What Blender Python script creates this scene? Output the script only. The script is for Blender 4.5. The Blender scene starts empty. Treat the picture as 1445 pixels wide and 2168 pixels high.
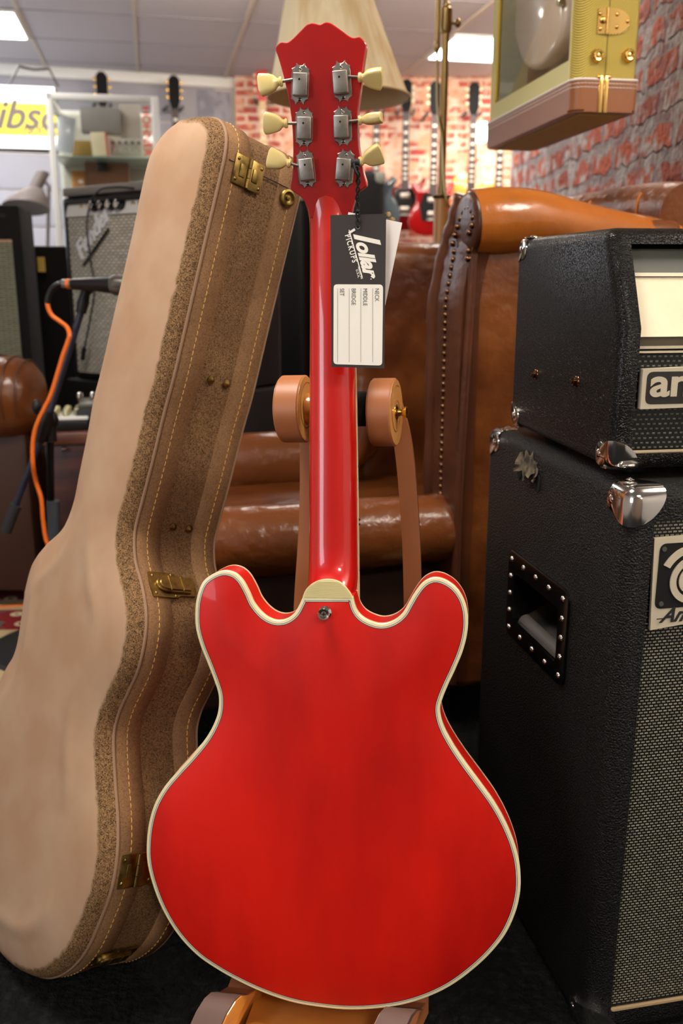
import bpy, bmesh, math, random
import numpy as np
from mathutils import Vector as V, Matrix, geometry
random.seed(7)
PI = math.pi
# ------------------------------------------------------------------ camera, world, light, exposure
SC = bpy.context.scene
COL = SC.collection
W, H, F, TH, CZ = 1445, 2168, 1914.0, math.radians(14.5), 0.88
cs, sn = math.cos(TH), math.sin(TH)
CAM = V((0, 0, CZ))
cd = bpy.data.cameras.new('camera'); cam = bpy.data.objects.new('camera', cd); COL.objects.link(cam)
cam.location = CAM; cam.rotation_euler = (PI / 2 - TH, 0, 0)
cd.sensor_fit = 'VERTICAL'; cd.sensor_height = 36.0; cd.lens = F / H * 36.0; cd.clip_start = 0.02
cd.dof.use_dof = True; cd.dof.focus_distance = 0.985; cd.dof.aperture_fstop = 5.6
SC.camera = cam
SC.view_settings.view_transform = 'Standard'; SC.view_settings.look = 'None'
SC.view_settings.gamma = 1.0; SC.view_settings.use_curve_mapping = False
SC.view_settings.exposure = 0.45
SC.cycles.use_denoising = True
SC.cycles.max_bounces = 7; SC.cycles.sample_clamp_indirect = 4.0
PANEL_E = 17.0
world = bpy.data.worlds.new('world'); SC.world = world; world.use_nodes = True
world.node_tree.nodes['Background'].inputs[0].default_value = (0.9, 0.93, 1.0, 1)
world.node_tree.nodes['Background'].inputs[1].default_value = 0.6


def area_light(name, loc, target, sx, sy, power, col):
    l = bpy.data.lights.new(name, 'AREA'); l.shape = 'RECTANGLE'; l.size = sx; l.size_y = sy; l.energy = power; l.color = col
    o = bpy.data.objects.new(name, l); COL.objects.link(o); o.location = loc
    o.rotation_euler = (V(target) - V(loc)).to_track_quat('-Z', 'Y').to_euler()
    return o


area_light('window_daylight', (-3.0, -2.1, 1.35), (0.0, 1.2, 0.9), 1.7, 1.5, 34, (0.86, 0.92, 1.0))
area_light('side_window_daylight', (-3.24, 5.5, 1.2), (0.3, 4.9, 1.0), 1.0, 1.5, 30, (0.72, 0.84, 1.0))     # shop window behind the photographer
area_light('far_wall_fill', (0.3, 4.55, 2.19), (0.2, 6.9, 1.35), 2.6, 0.12, 30, (1.0, 0.86, 0.70))              # added unseen light to brighten the far brick wall


# ------------------------------------------------------------------ projection helpers (pixel -> point in the room)
def ray(px, py):
    u = px - 722.5; v = py - 1084.0
    return V((u, F * cs - v * sn, -F * sn - v * cs))


def at(px, py, D):
    r = ray(px, py); return CAM + r * (D / r.y)


def hit(px, py, P, N):
    r = ray(px, py); return CAM + r * ((V(P) - CAM).dot(N) / r.dot(N))


def proj(p):
    q = V(p) - CAM; Z = q.y * cs - q.z * sn; Y = -q.y * sn - q.z * cs
    return (722.5 + F * q.x / Z, 1084 + F * Y / Z)


# ------------------------------------------------------------------ object helpers
BASE = {}


def lab(o, label=None, cat=None, group=None, kind=None):
    if label: o['label'] = label
    if cat: o['category'] = cat
    if group: o['group'] = group
    if kind: o['kind'] = kind
    return o


def thing(name, label, cat, loc=(0, 0, 0), group=None):
    o = bpy.data.objects.new(name, None); COL.objects.link(o); o.location = loc; o.empty_display_size = 0.05
    BASE[o.name] = V(loc)
    return lab(o, label, cat, group)


def obj(name, bm, mat, parent=None, smooth=True, label=None, ang=0.7):
    bmesh.ops.recalc_face_normals(bm, faces=bm.faces[:])
    off = BASE[parent.name] if parent else V((0, 0, 0))
    if parent: bmesh.ops.translate(bm, verts=bm.verts[:], vec=-off)
    me = bpy.data.meshes.new(name)
    for f in bm.faces: f.smooth = smooth
    if smooth:
        for e in bm.edges:
            if len(e.link_faces) == 2 and e.calc_face_angle(0) > ang: e.smooth = False
    bm.to_mesh(me); bm.free()
    for m in (mat if isinstance(mat, (list, tuple)) else [mat]): me.materials.append(m)
    o = bpy.data.objects.new(name, me); COL.objects.link(o)
    if parent: o.parent = parent
    BASE[o.name] = off
    if label: o['label'] = label
    return o


def solo(name, bm, mat, label, cat, group=None, **k):
    return lab(obj(name, bm, mat, **k), label, cat, group)


def struct(name, bm, mat, **k):
    return lab(obj(name, bm, mat, **k), kind='structure')


def dup(root, loc, rot=None, label=None):
    c = root.copy(); COL.objects.link(c); c.location = loc
    if rot: c.rotation_euler = rot
    if label: c['label'] = label
    for ch in list(root.children):
        a = ch.copy(); COL.objects.link(a); a.parent = c
        for g in list(ch.children):
            b = g.copy(); COL.objects.link(b); b.parent = a
    return c


# ------------------------------------------------------------------ shape helpers
def frame(o, x, y, z=None):
    x = V(x).normalized(); y = V(y).normalized(); z = x.cross(y).normalized() if z is None else V(z).normalized(); y = z.cross(x).normalized()
    m = Matrix.Identity(4)
    for i, a in enumerate((x, y, z)): m[0][i], m[1][i], m[2][i] = a
    m[0][3], m[1][3], m[2][3] = o
    return m


def box(bm, lo, hi, M=None, bev=0.0, seg=2):
    ret = bmesh.ops.create_cube(bm, size=1.0); vs = ret['verts']
    for v in vs:
        v.co = V([lo[i] + (hi[i] - lo[i]) * (v.co[i] + .5) for i in range(3)])
    if bev > 0:
        es = list({e for v in vs for e in v.link_edges})
        r = bmesh.ops.bevel(bm, geom=es, offset=bev, segments=seg, profile=.5, affect='EDGES')
        vs = list({v for f in r['faces'] for v in f.verts} | {v for v in vs if v.is_valid})
    if M is not None: bmesh.ops.transform(bm, matrix=M, verts=vs)
    return vs


def ring_loft(bm, rings, cap0=True, cap1=True, closed=True):
    R = [[bm.verts.new(p) for p in r] for r in rings]; n = len(R[0])
    for a, b in zip(R, R[1:]):
        for i in range(n if closed else n - 1):
            j = (i + 1) % n
            try: bm.faces.new((a[i], a[j], b[j], b[i]))
            except ValueError: pass
    if cap0: bm.faces.new(R[0][::-1])
    if cap1: bm.faces.new(R[-1])
    return R


def tube(bm, pts, r, n=10, caps=True, up=None, flat=1.0):
    pts = [V(p) for p in pts]; rs = r if isinstance(r, (list, tuple)) else [r] * len(pts)
    rings = []; t0 = None; nx = None
    for i, p in enumerate(pts):
        t = (pts[min(i + 1, len(pts) - 1)] - pts[max(i - 1, 0)]).normalized()
        if nx is None:
            a = V(up) if up else (V((0, 0, 1)) if abs(t.z) < .9 else V((0, 1, 0)))
            nx = (a - t * a.dot(t)).normalized()
        else:
            nx = (nx - t * nx.dot(t)).normalized()
        ny = t.cross(nx)
        rings.append([p + (nx * math.cos(2 * PI * k / n) * flat + ny * math.sin(2 * PI * k / n)) * rs[i] for k in range(n)])
    ring_loft(bm, rings, caps, caps)


def lathe(bm, M, prof, n=24, cap0=True, cap1=True):
    ring_loft(bm, [[M @ V((r * math.cos(2 * PI * k / n), r * math.sin(2 * PI * k / n), z)) for k in range(n)] for r, z in prof], cap0, cap1)


def ball(bm, c, r, M=None, seg=12):
    vs = bmesh.ops.create_uvsphere(bm, u_segments=seg, v_segments=max(6, seg // 2), radius=1)['verts']
    for v in vs:
        v.co = V((v.co.x * (r[0] if isinstance(r, tuple) else r), v.co.y * (r[1] if isinstance(r, tuple) else r), v.co.z * (r[2] if isinstance(r, tuple) else r))) + V(c)
    if M is not None: bmesh.ops.transform(bm, matrix=M, verts=vs)
    return vs


def prism(bm, pts, vec):
    """closed 3D outline pushed along vec"""
    a = [bm.verts.new(p) for p in pts]; b = [bm.verts.new(V(p) + V(vec)) for p in pts]; n = len(a)
    bm.faces.new(a); bm.faces.new(b[::-1])
    for i in range(n): bm.faces.new((a[i], b[i], b[(i + 1) % n], a[(i + 1) % n]))


def NB(): return bmesh.new()


def catmull(P, per=8, closed=False):
    P = [V(p) for p in P]; n = len(P); out = []
    rng = range(n) if closed else range(n - 1)
    for i in rng:
        if closed: p0, p1, p2, p3 = P[i - 1], P[i], P[(i + 1) % n], P[(i + 2) % n]
        else: p0, p1, p2, p3 = P[max(i - 1, 0)], P[i], P[i + 1], P[min(i + 2, n - 1)]
        t0 = 0; t1 = t0 + max((p1 - p0).length, 1e-6) ** .5; t2 = t1 + max((p2 - p1).length, 1e-6) ** .5; t3 = t2 + max((p3 - p2).length, 1e-6) ** .5
        for k in range(per):
            t = t1 + (t2 - t1) * k / per
            A1 = p0 * ((t1 - t) / (t1 - t0)) + p1 * ((t - t0) / (t1 - t0)) if t1 > t0 + 1e-3 else p1
            A2 = p1 * ((t2 - t) / (t2 - t1)) + p2 * ((t - t1) / (t2 - t1))
            A3 = p2 * ((t3 - t) / (t3 - t2)) + p3 * ((t - t2) / (t3 - t2)) if t3 > t2 + 1e-3 else p2
            B1 = A1 * ((t2 - t) / (t2 - t0)) + A2 * ((t - t0) / (t2 - t0))
            B2 = A2 * ((t3 - t) / (t3 - t1)) + A3 * ((t - t1) / (t3 - t1))
            out.append(B1 * ((t2 - t) / (t2 - t1)) + B2 * ((t - t1) / (t2 - t1)))
    if not closed: out.append(P[-1])
    return out


def resample(P, step, closed=True):
    P = [V(p) for p in P]
    if closed: P = P + [P[0]]
    L = [0]
    for a, b in zip(P, P[1:]): L.append(L[-1] + (b - a).length)
    n = max(3, int(round(L[-1] / step))); out = []; j = 0
    for k in range(n if closed else n + 1):
        s = L[-1] * k / n
        while j < len(L) - 2 and L[j + 1] < s: j += 1
        d = L[j + 1] - L[j]; out.append(P[j].lerp(P[j + 1], (s - L[j]) / d if d > 0 else 0))
    return out


def normals2(P):
    """outward normals of a closed 2D polygon"""
    A = sum(P[i - 1].x * P[i].y - P[i].x * P[i - 1].y for i in range(len(P))); s = 1 if A > 0 else -1
    N = []
    for i in range(len(P)):
        t = (P[(i + 1) % len(P)] - P[i - 1]); N.append(V((t.y * s, -t.x * s)).normalized())
    return N


def offset2(P, d):
    return [p + n * d for p, n in zip(P, normals2(P))]


def inside(P, x, y):
    c = False; n = len(P); j = n - 1
    for i in range(n):
        if (P[i].y > y) != (P[j].y > y) and x < (P[j].x - P[i].x) * (y - P[i].y) / (P[j].y - P[i].y) + P[i].x: c = not c
        j = i
    return c


def capfill(bm, P, hf, fn, step):
    """domed cap over 2D polygon P: height hf(distance to edge); fn(x,y,h)->3D. returns verts of boundary"""
    arr = np.array([(p.x, p.y) for p in P]); n = len(P)
    pts = [V((p.x, p.y)) for p in P]; dist = [0.0] * n
    x0, y0 = arr.min(0); x1, y1 = arr.max(0)
    y = y0 + step / 2; row = 0
    while y < y1:
        x = x0 + (step / 2 if row % 2 else 0)
        while x < x1:
            if inside(P, x, y):
                d = float(np.sqrt(((arr - (x, y)) ** 2).sum(1)).min())
                if d > step * .55: pts.append(V((x, y))); dist.append(d)
            x += step
        y += step * .87; row += 1
    r = geometry.delaunay_2d_cdt(pts, [(i, (i + 1) % n) for i in range(n)], [list(range(n))], 1, 1e-7)
    vo, fo, orig = r[0], r[2], r[3]
    vv = []
    for i, p in enumerate(vo):
        o = orig[i][0] if orig[i] else 0
        vv.append(bm.verts.new(fn(p.x, p.y, hf(dist[o]))))
    for f in fo:
        try: bm.faces.new([vv[i] for i in f])
        except ValueError: pass


def text_bm(body, size=1.0, shear=0.0, offset=0.0, extrude=0.0, align='LEFT', space=1.0):
    c = bpy.data.curves.new('writing', 'FONT'); c.body = body; c.size = size; c.shear = shear; c.offset = offset; c.extrude = extrude
    c.align_x = align; c.space_character = space; c.resolution_u = 5
    o = bpy.data.objects.new('writing', c); COL.objects.link(o)
    bpy.context.view_layer.update()
    me = bpy.data.meshes.new_from_object(o.evaluated_get(bpy.context.evaluated_depsgraph_get()))
    bm = bmesh.new(); bm.from_mesh(me)
    bpy.data.objects.remove(o); bpy.data.curves.remove(c); bpy.data.meshes.remove(me)
    return bm


def text_to(bm, body, M, **k):
    t = text_bm(body, **k); bmesh.ops.transform(t, matrix=M, verts=t.verts[:])
    me = bpy.data.meshes.new('tmp'); t.to_mesh(me); t.free(); bm.from_mesh(me); bpy.data.meshes.remove(me)


# ------------------------------------------------------------------ materials
def lin(r, g, b):
    return tuple(((c / 255) / 12.92 if c / 255 <= .04045 else ((c / 255 + .055) / 1.055) ** 2.4) for c in (r, g, b)) + (1,)


def mat(name, col, rough=.5, metal=0.0, coat=0.0, spec=.5, coat_rough=.05, bump=None, vary=None, trans=0, emit=None, estr=0, sheen=0, sss=0):
    m = bpy.data.materials.new(name); m.use_nodes = True; nt = m.node_tree; N = nt.nodes; L = nt.links
    b = N['Principled BSDF']; b.inputs['Base Color'].default_value = col; b.inputs['Roughness'].default_value = rough
    b.inputs['Metallic'].default_value = metal; b.inputs['Coat Weight'].default_value = coat; b.inputs['Coat Roughness'].default_value = coat_rough
    b.inputs['Specular IOR Level'].default_value = spec; b.inputs['Transmission Weight'].default_value = trans
    b.inputs['Sheen Weight'].default_value = sheen
    if emit: b.inputs['Emission Color'].default_value = emit; b.inputs['Emission Strength'].default_value = estr
    if sss: b.inputs['Subsurface Weight'].default_value = sss; b.inputs['Subsurface Radius'].default_value = (.01, .007, .004)
    tc = N.new('ShaderNodeTexCoord')
    if vary:   # (colour2, scale, detail, lo, hi, stretch)
        c2, sc, det, lo, hi, st = vary
        mp = N.new('ShaderNodeMapping'); mp.inputs['Scale'].default_value = st
        nz = N.new('ShaderNodeTexNoise'); nz.inputs['Scale'].default_value = sc; nz.inputs['Detail'].default_value = det
        rp = N.new('ShaderNodeMapRange'); rp.inputs['From Min'].default_value = lo; rp.inputs['From Max'].default_value = hi
        mx = N.new('ShaderNodeMix'); mx.data_type = 'RGBA'; mx.inputs[6].default_value = col; mx.inputs[7].default_value = c2
        L.new(tc.outputs['Object'], mp.inputs[0]); L.new(mp.outputs[0], nz.inputs['Vector']); L.new(nz.outputs[0], rp.inputs[0])
        L.new(rp.outputs[0], mx.inputs[0]); L.new(mx.outputs[2], b.inputs['Base Color'])
    if bump:   # (kind, scale, strength, distance)
        kind, sc, stg, dist = bump
        if kind == 'voronoi':
            t = N.new('ShaderNodeTexVoronoi'); t.feature = 'DISTANCE_TO_EDGE'
        else:
            t = N.new('ShaderNodeTexNoise'); t.inputs['Detail'].default_value = 4
        t.inputs['Scale'].default_value = sc
        if kind == 'voronoi':
            nz2 = N.new('ShaderNodeTexNoise'); nz2.inputs['Scale'].default_value = sc * .6
            ad = N.new('ShaderNodeVectorMath'); ad.operation = 'MULTIPLY_ADD'; ad.inputs[1].default_value = (1.2 / sc,) * 3
            L.new(tc.outputs['Object'], nz2.inputs['Vector']); L.new(nz2.outputs['Color'], ad.inputs[0]); L.new(tc.outputs['Object'], ad.inputs[2]); L.new(ad.outputs[0], t.inputs['Vector'])
        else: L.new(tc.outputs['Object'], t.inputs['Vector'])
        bp = N.new('ShaderNodeBump'); bp.inputs['Strength'].default_value = stg; bp.inputs['Distance'].default_value = dist
        src = t.outputs[0]
        if kind == 'voronoi':
            mr = N.new('ShaderNodeMapRange'); mr.inputs['From Max'].default_value = .12; L.new(src, mr.inputs[0]); src = mr.outputs[0]
        L.new(src, bp.inputs['Height']); L.new(bp.outputs[0], b.inputs['Normal'])
        if coat > 0: pass
    return m


def brick_mat(name, c1, c2, mortar, bw, rh, ms, rough=.85, bump=.6, dist=.01, noise=.01, white=0.0, rot=(0, 0, 0), blotch=None, axes='XZ', squash=1.0):
    m = bpy.data.materials.new(name); m.use_nodes = True; nt = m.node_tree; N = nt.nodes; L = nt.links; b = N['Principled BSDF']
    b.inputs['Roughness'].default_value = rough
    tc = N.new('ShaderNodeTexCoord'); mp = N.new('ShaderNodeMapping'); mp.inputs['Rotation'].default_value = rot
    sep = N.new('ShaderNodeSeparateXYZ'); cmb = N.new('ShaderNodeCombineXYZ')
    L.new(tc.outputs['Object'], mp.inputs[0])
    nz = N.new('ShaderNodeTexNoise'); nz.inputs['Scale'].default_value = 9; nz.inputs['Detail'].default_value = 6
    L.new(mp.outputs[0], nz.inputs['Vector'])
    ad = N.new('ShaderNodeVectorMath'); ad.operation = 'MULTIPLY_ADD'; ad.inputs[1].default_value = (noise,) * 3
    L.new(nz.outputs['Color'], ad.inputs[0]); L.new(mp.outputs[0], ad.inputs[2]); L.new(ad.outputs[0], sep.inputs[0])
    L.new(sep.outputs[axes[0]], cmb.inputs['X']); L.new(sep.outputs[axes[1]], cmb.inputs['Y'])
    bt = N.new('ShaderNodeTexBrick'); bt.inputs['Scale'].default_value = 1; bt.inputs['Brick Width'].default_value = bw; bt.inputs['Row Height'].default_value = rh
    bt.inputs['Mortar Size'].default_value = ms; bt.inputs['Mortar Smooth'].default_value = .3; bt.inputs['Bias'].default_value = 0
    bt.inputs['Color1'].default_value = c1; bt.inputs['Color2'].default_value = c2; bt.inputs['Mortar'].default_value = mortar
    L.new(cmb.outputs[0], bt.inputs['Vector'])
    src = bt.outputs['Color']
    if blotch:
        n2 = N.new('ShaderNodeTexNoise'); n2.inputs['Scale'].default_value = blotch[1]; n2.inputs['Detail'].default_value = 7; n2.inputs['Roughness'].default_value = .7
        L.new(mp.outputs[0], n2.inputs['Vector'])
        mr = N.new('ShaderNodeMapRange'); mr.inputs['From Min'].default_value = blotch[2]; mr.inputs['From Max'].default_value = blotch[3]
        L.new(n2.outputs[0], mr.inputs[0])
        mx = N.new('ShaderNodeMix'); mx.data_type = 'RGBA'; mx.inputs[7].default_value = blotch[0]; L.new(mr.outputs[0], mx.inputs[0]); L.new(src, mx.inputs[6]); src = mx.outputs[2]
        if len(blotch) > 4:
            n3 = N.new('ShaderNodeTexNoise'); n3.inputs['Scale'].default_value = blotch[5]; n3.inputs['Detail'].default_value = 5
            L.new(mp.outputs[0], n3.inputs['Vector'])
            mr3 = N.new('ShaderNodeMapRange'); mr3.inputs['From Min'].default_value = .48; mr3.inputs['From Max'].default_value = .62; L.new(n3.outputs[0], mr3.inputs[0])
            m3 = N.new('ShaderNodeMix'); m3.data_type = 'RGBA'; m3.inputs[7].default_value = blotch[4]; L.new(mr3.outputs[0], m3.inputs[0]); L.new(src, m3.inputs[6]); src = m3.outputs[2]
    L.new(src, b.inputs['Base Color'])
    if bump:
        inv = N.new('ShaderNodeMath'); inv.operation = 'SUBTRACT'; inv.inputs[0].default_value = 1; L.new(bt.outputs['Fac'], inv.inputs[1])
        nb = N.new('ShaderNodeTexNoise'); nb.inputs['Scale'].default_value = 45; nb.inputs['Detail'].default_value = 8; L.new(mp.outputs[0], nb.inputs['Vector'])
        aa = N.new('ShaderNodeMath'); aa.operation = 'MULTIPLY_ADD'; aa.inputs[1].default_value = .8; L.new(nb.outputs[0], aa.inputs[0]); L.new(inv.outputs[0], aa.inputs[2])
        bp = N.new('ShaderNodeBump'); bp.inputs['Strength'].default_value = bump; bp.inputs['Distance'].default_value = dist
        L.new(aa.outputs[0], bp.inputs['Height']); L.new(bp.outputs[0], b.inputs['Normal'])
    return m


def weave_mat(name, axM, c_hi, c_lo, bw, rh, ms, rough=.35, vary=.25, bump=.6):
    """grille cloth: small woven dashes; axM = matrix whose x,y axes span the cloth"""
    m = bpy.data.materials.new(name); m.use_nodes = True; nt = m.node_tree; N = nt.nodes; L = nt.links; b = N['Principled BSDF']
    b.inputs['Roughness'].default_value = rough
    tc = N.new('ShaderNodeTexCoord'); cmb = N.new('ShaderNodeCombineXYZ')
    for i in range(2):
        d = N.new('ShaderNodeVectorMath'); d.operation = 'DOT_PRODUCT'; d.inputs[1].default_value = axM.col[i][:3]
        L.new(tc.outputs['Object'], d.inputs[0]); L.new(d.outputs['Value'], cmb.inputs[i])
    bt = N.new('ShaderNodeTexBrick'); bt.inputs['Scale'].default_value = 1; bt.inputs['Brick Width'].default_value = bw; bt.inputs['Row Height'].default_value = rh
    bt.inputs['Mortar Size'].default_value = ms; bt.inputs['Mortar Smooth'].default_value = .4
    c2 = tuple(c * (1 - vary) for c in c_hi[:3]) + (1,)
    bt.inputs['Color1'].default_value = c_hi; bt.inputs['Color2'].default_value = c2; bt.inputs['Mortar'].default_value = c_lo
    L.new(cmb.outputs[0], bt.inputs['Vector']); L.new(bt.outputs['Color'], b.inputs['Base Color'])
    inv = N.new('ShaderNodeMath'); inv.operation = 'SUBTRACT'; inv.inputs[0].default_value = 1; L.new(bt.outputs['Fac'], inv.inputs[1])
    bp = N.new('ShaderNodeBump'); bp.inputs['Strength'].default_value = bump; bp.inputs['Distance'].default_value = .0008
    L.new(inv.outputs[0], bp.inputs['Height']); L.new(bp.outputs[0], b.inputs['Normal'])
    return m


def crackle_mat(name, base, dark, scale, thr, use_attr=False, light=None):
    """distressed hide: fine dark crackle, with an attribute fading it into plain suede"""
    m = bpy.data.materials.new(name); m.use_nodes = True; nt = m.node_tree; N = nt.nodes; L = nt.links; b = N['Principled BSDF']
    b.inputs['Roughness'].default_value = .75; b.inputs['Specular IOR Level'].default_value = .3
    tc = N.new('ShaderNodeTexCoord')
    nz = N.new('ShaderNodeTexNoise'); nz.inputs['Scale'].default_value = scale; nz.inputs['Detail'].default_value = 2.5; nz.inputs['Roughness'].default_value = .55
    nz.inputs['Distortion'].default_value = 1.2
    L.new(tc.outputs['Object'], nz.inputs['Vector'])
    ab = N.new('ShaderNodeMath'); ab.operation = 'SUBTRACT'; ab.inputs[1].default_value = .5; L.new(nz.outputs[0], ab.inputs[0])
    a2 = N.new('ShaderNodeMath'); a2.operation = 'ABSOLUTE'; L.new(ab.outputs[0], a2.inputs[0])
    mr = N.new('ShaderNodeMapRange'); mr.inputs['From Min'].default_value = thr * .5; mr.inputs['From Max'].default_value = thr * 1.6
    mr.inputs['To Min'].default_value = 1; mr.inputs['To Max'].default_value = 0; L.new(a2.outputs[0], mr.inputs[0])
    big = N.new('ShaderNodeTexNoise'); big.inputs['Scale'].default_value = 11; big.inputs['Detail'].default_value = 3; L.new(tc.outputs['Object'], big.inputs['Vector'])
    bmx = N.new('ShaderNodeMix'); bmx.data_type = 'RGBA'; bmx.inputs[6].default_value = base
    bmx.inputs[7].default_value = light if light else tuple(c * .72 for c in base[:3]) + (1,)
    bmr = N.new('ShaderNodeMapRange'); bmr.inputs['From Min'].default_value = .35; bmr.inputs['From Max'].default_value = .65; L.new(big.outputs[0], bmr.inputs[0]); L.new(bmr.outputs[0], bmx.inputs[0])
    mx = N.new('ShaderNodeMix'); mx.data_type = 'RGBA'; mx.inputs[7].default_value = dark; L.new(bmx.outputs[2], mx.inputs[6])
    fac = mr.outputs[0]
    if use_attr:
        at_ = N.new('ShaderNodeAttribute'); at_.attribute_name = 'wear'
        n4 = N.new('ShaderNodeTexNoise'); n4.inputs['Scale'].default_value = 60; n4.inputs['Detail'].default_value = 3; L.new(tc.outputs['Object'], n4.inputs['Vector'])
        s4 = N.new('ShaderNodeMath'); s4.operation = 'MULTIPLY_ADD'; s4.inputs[1].default_value = .5; s4.inputs[2].default_value = -.25; L.new(n4.outputs[0], s4.inputs[0])
        s5 = N.new('ShaderNodeMath'); s5.operation = 'ADD'; L.new(at_.outputs['Fac'], s5.inputs[0]); L.new(s4.outputs[0], s5.inputs[1])
        w5 = N.new('ShaderNodeMapRange'); w5.inputs['From Min'].default_value = .35; w5.inputs['From Max'].default_value = .62; L.new(s5.outputs[0], w5.inputs[0])
        mu = N.new('ShaderNodeMath'); mu.operation = 'MULTIPLY'; L.new(fac, mu.inputs[0]); L.new(w5.outputs[0], mu.inputs[1]); fac = mu.outputs[0]
        mb = N.new('ShaderNodeMix'); mb.data_type = 'RGBA'; mb.inputs[7].default_value = lin(148, 112, 72); L.new(bmx.outputs[2], mb.inputs[6]); L.new(w5.outputs[0], mb.inputs[0])
        L.new(mb.outputs[2], mx.inputs[6])
    L.new(fac, mx.inputs[0]); L.new(mx.outputs[2], b.inputs['Base Color'])
    bp = N.new('ShaderNodeBump'); bp.inputs['Strength'].default_value = .4; bp.inputs['Distance'].default_value = .0006; bp.invert = True
    L.new(fac, bp.inputs['Height']); L.new(bp.outputs[0], b.inputs['Normal'])
    return m


M_RED = mat('red_lacquer', lin(232, 28, 10), .42, coat=.3, spec=.35, coat_rough=.06, vary=(lin(160, 3, 3), 4.2, 6, .38, .70, (1.5, .4, .55)))
M_REDN = mat('red_neck_lacquer', lin(198, 12, 8), .3, coat=1.0, coat_rough=.04, vary=(lin(226, 42, 22), 14, 5, .45, .7, (3.0, .5, .18)))
M_REDH = mat('red_headstock_lacquer', lin(196, 10, 7), .3, coat=.8, coat_rough=.05, vary=(lin(168, 5, 5), 8, 4, .4, .7, (1, 1, 1)))
M_CREAM = mat('cream_binding', lin(246, 232, 186), .35, coat=.5)
M_BLACKLINE = mat('black_purfling', lin(22, 20, 18), .4)
M_WHITELINE = mat('white_purfling', lin(225, 220, 200), .4)
M_NICKEL = mat('aged_nickel', lin(176, 168, 158), .38, metal=.92, vary=(lin(140, 130, 120), 60, 4, .4, .7, (1, 1, 1)))
M_CHROME = mat('chrome', lin(225, 222, 215), .12, metal=1)
M_HOLE = mat('dark_hole', lin(8, 7, 6), .8)
M_BUTTON = mat('cream_button', lin(246, 220, 146), .3, coat=.4, sss=.15)
M_PAPER = mat('white_card', lin(250, 244, 232), .6)
M_BLACKCARD = mat('black_card', lin(48, 40, 37), .5)
M_INK = mat('black_ink', lin(40, 38, 38), .6)
M_STRING = mat('black_cord', lin(16, 15, 15), .6)
M_COPPER = mat('bronze_painted_wood', lin(186, 118, 74), .42, spec=.5, vary=(lin(170, 104, 62), 6, 3, .4, .7, (1, 1, 1)))
M_PLYEDGE = mat('pale_wood_edge', lin(228, 160, 84), .35, coat=.5)
M_LWOOD = mat('amber_varnished_wood', lin(222, 150, 66), .3, coat=.7, vary=(lin(196, 120, 48), 9, 5, .4, .65, (1, 1, 6)))
M_PAD = mat('brown_rubber_pad', lin(98, 72, 64), .6)
M_BRASS = mat('polished_brass', lin(220, 178, 96), .2, metal=1)
M_ABRASS = mat('antique_brass', lin(168, 140, 80), .36, metal=1, vary=(lin(98, 80, 42), 60, 4, .4, .7, (1, 1, 1)))
M_SUEDE = crackle_mat('tan_suede', lin(188, 156, 128), lin(62, 42, 22), 330, .045, True, light=lin(178, 140, 110))
M_HIDE = crackle_mat('brown_distressed_hide', lin(142, 108, 72), lin(70, 48, 26), 300, .035, light=lin(122, 90, 58))
M_HIDE2 = crackle_mat('brown_valance_hide', lin(150, 112, 76), lin(84, 58, 34), 420, .02, light=lin(130, 95, 62))
M_THREAD = mat('gold_thread', lin(226, 176, 90), .5)
M_LEATHER = mat('brown_leather', lin(122, 68, 30), .28, spec=.5, bump=('noise', 28, .35, .012), vary=(lin(76, 36, 14), 6, 6, .40, .66, (1, 1, 1)))
M_LEATHERS = mat('scuffed_brown_leather', lin(114, 62, 28), .27, spec=.5, bump=('noise', 30, .4, .012), vary=(lin(182, 132, 88), 10, 12, .60, .80, (.5, 1, 1.6)))
M_LEATHERO = mat('tan_leather', lin(184, 104, 38), .22, spec=.6, bump=('noise', 24, .25, .010), vary=(lin(156, 88, 30), 7, 5, .38, .68, (1, 1, 1)))
M_LEATHERD = mat('dark_brown_leather', lin(92, 50, 28), .32, bump=('noise', 90, .25, .004), vary=(lin(70, 38, 24), 9, 5, .38, .68, (1, 1, 1)))
M_NAIL = mat('dark_bronze_nail', lin(120, 86, 60), .2, metal=1)
M_TOLEX = mat('black_vinyl', lin(21, 18, 16), .35, bump=('voronoi', 330, 1.0, .0018), spec=.3)
M_TOLEXC = mat('black_vinyl_coarse', lin(19, 17, 15), .35, bump=('noise', 460, 1.0, .0035), spec=.3)
M_TOLEXB = mat('matt_black_covering', lin(17, 15, 14), .8, spec=.15)
M_BLACK = mat('black_plastic', lin(14, 13, 13), .45)
M_BLACKG = mat('black_gloss_plastic', lin(10, 10, 10), .18)
M_GREYBAR = mat('grey_painted_metal', lin(120, 116, 104), .5)
M_DGREY = mat('dark_grey_panel', lin(84, 84, 76), .5)
M_CREAMP = mat('cream_painted_panel', lin(250, 234, 200), .5, vary=(lin(232, 216, 176), 9, 5, .55, .8, (1, 1, 1)))
M_LOGO = mat('cream_logo_metal', lin(220, 206, 178), .35, spec=.6)
M_RUBBER = mat('grey_rubber_grip', lin(84, 80, 76), .6)
M_TWEED = None
M_BROWNV = mat('brown_vinyl', lin(140, 84, 44), .38, bump=('noise', 300, .15, .001))
M_STITCHW = mat('white_stitching', lin(240, 228, 220), .6)
M_GOLDHW = mat('gold_hardware', lin(226, 186, 110), .18, metal=1)
M_SHADE = mat('cream_pleated_fabric', lin(244, 226, 188), .9, vary=(lin(226, 198, 150), 22, 2, .42, .62, (1, 1, .02)))
M_SHADEI = mat('shade_lining', lin(240, 218, 172), .9)
M_WOODP = mat('lamp_wood', lin(176, 122, 64), .4, coat=.3)
M_OBRASS = mat('dull_brass', lin(140, 116, 74), .3, metal=1)
M_WHITEP = mat('white_painted_metal', lin(236, 236, 232), .4)
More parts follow.
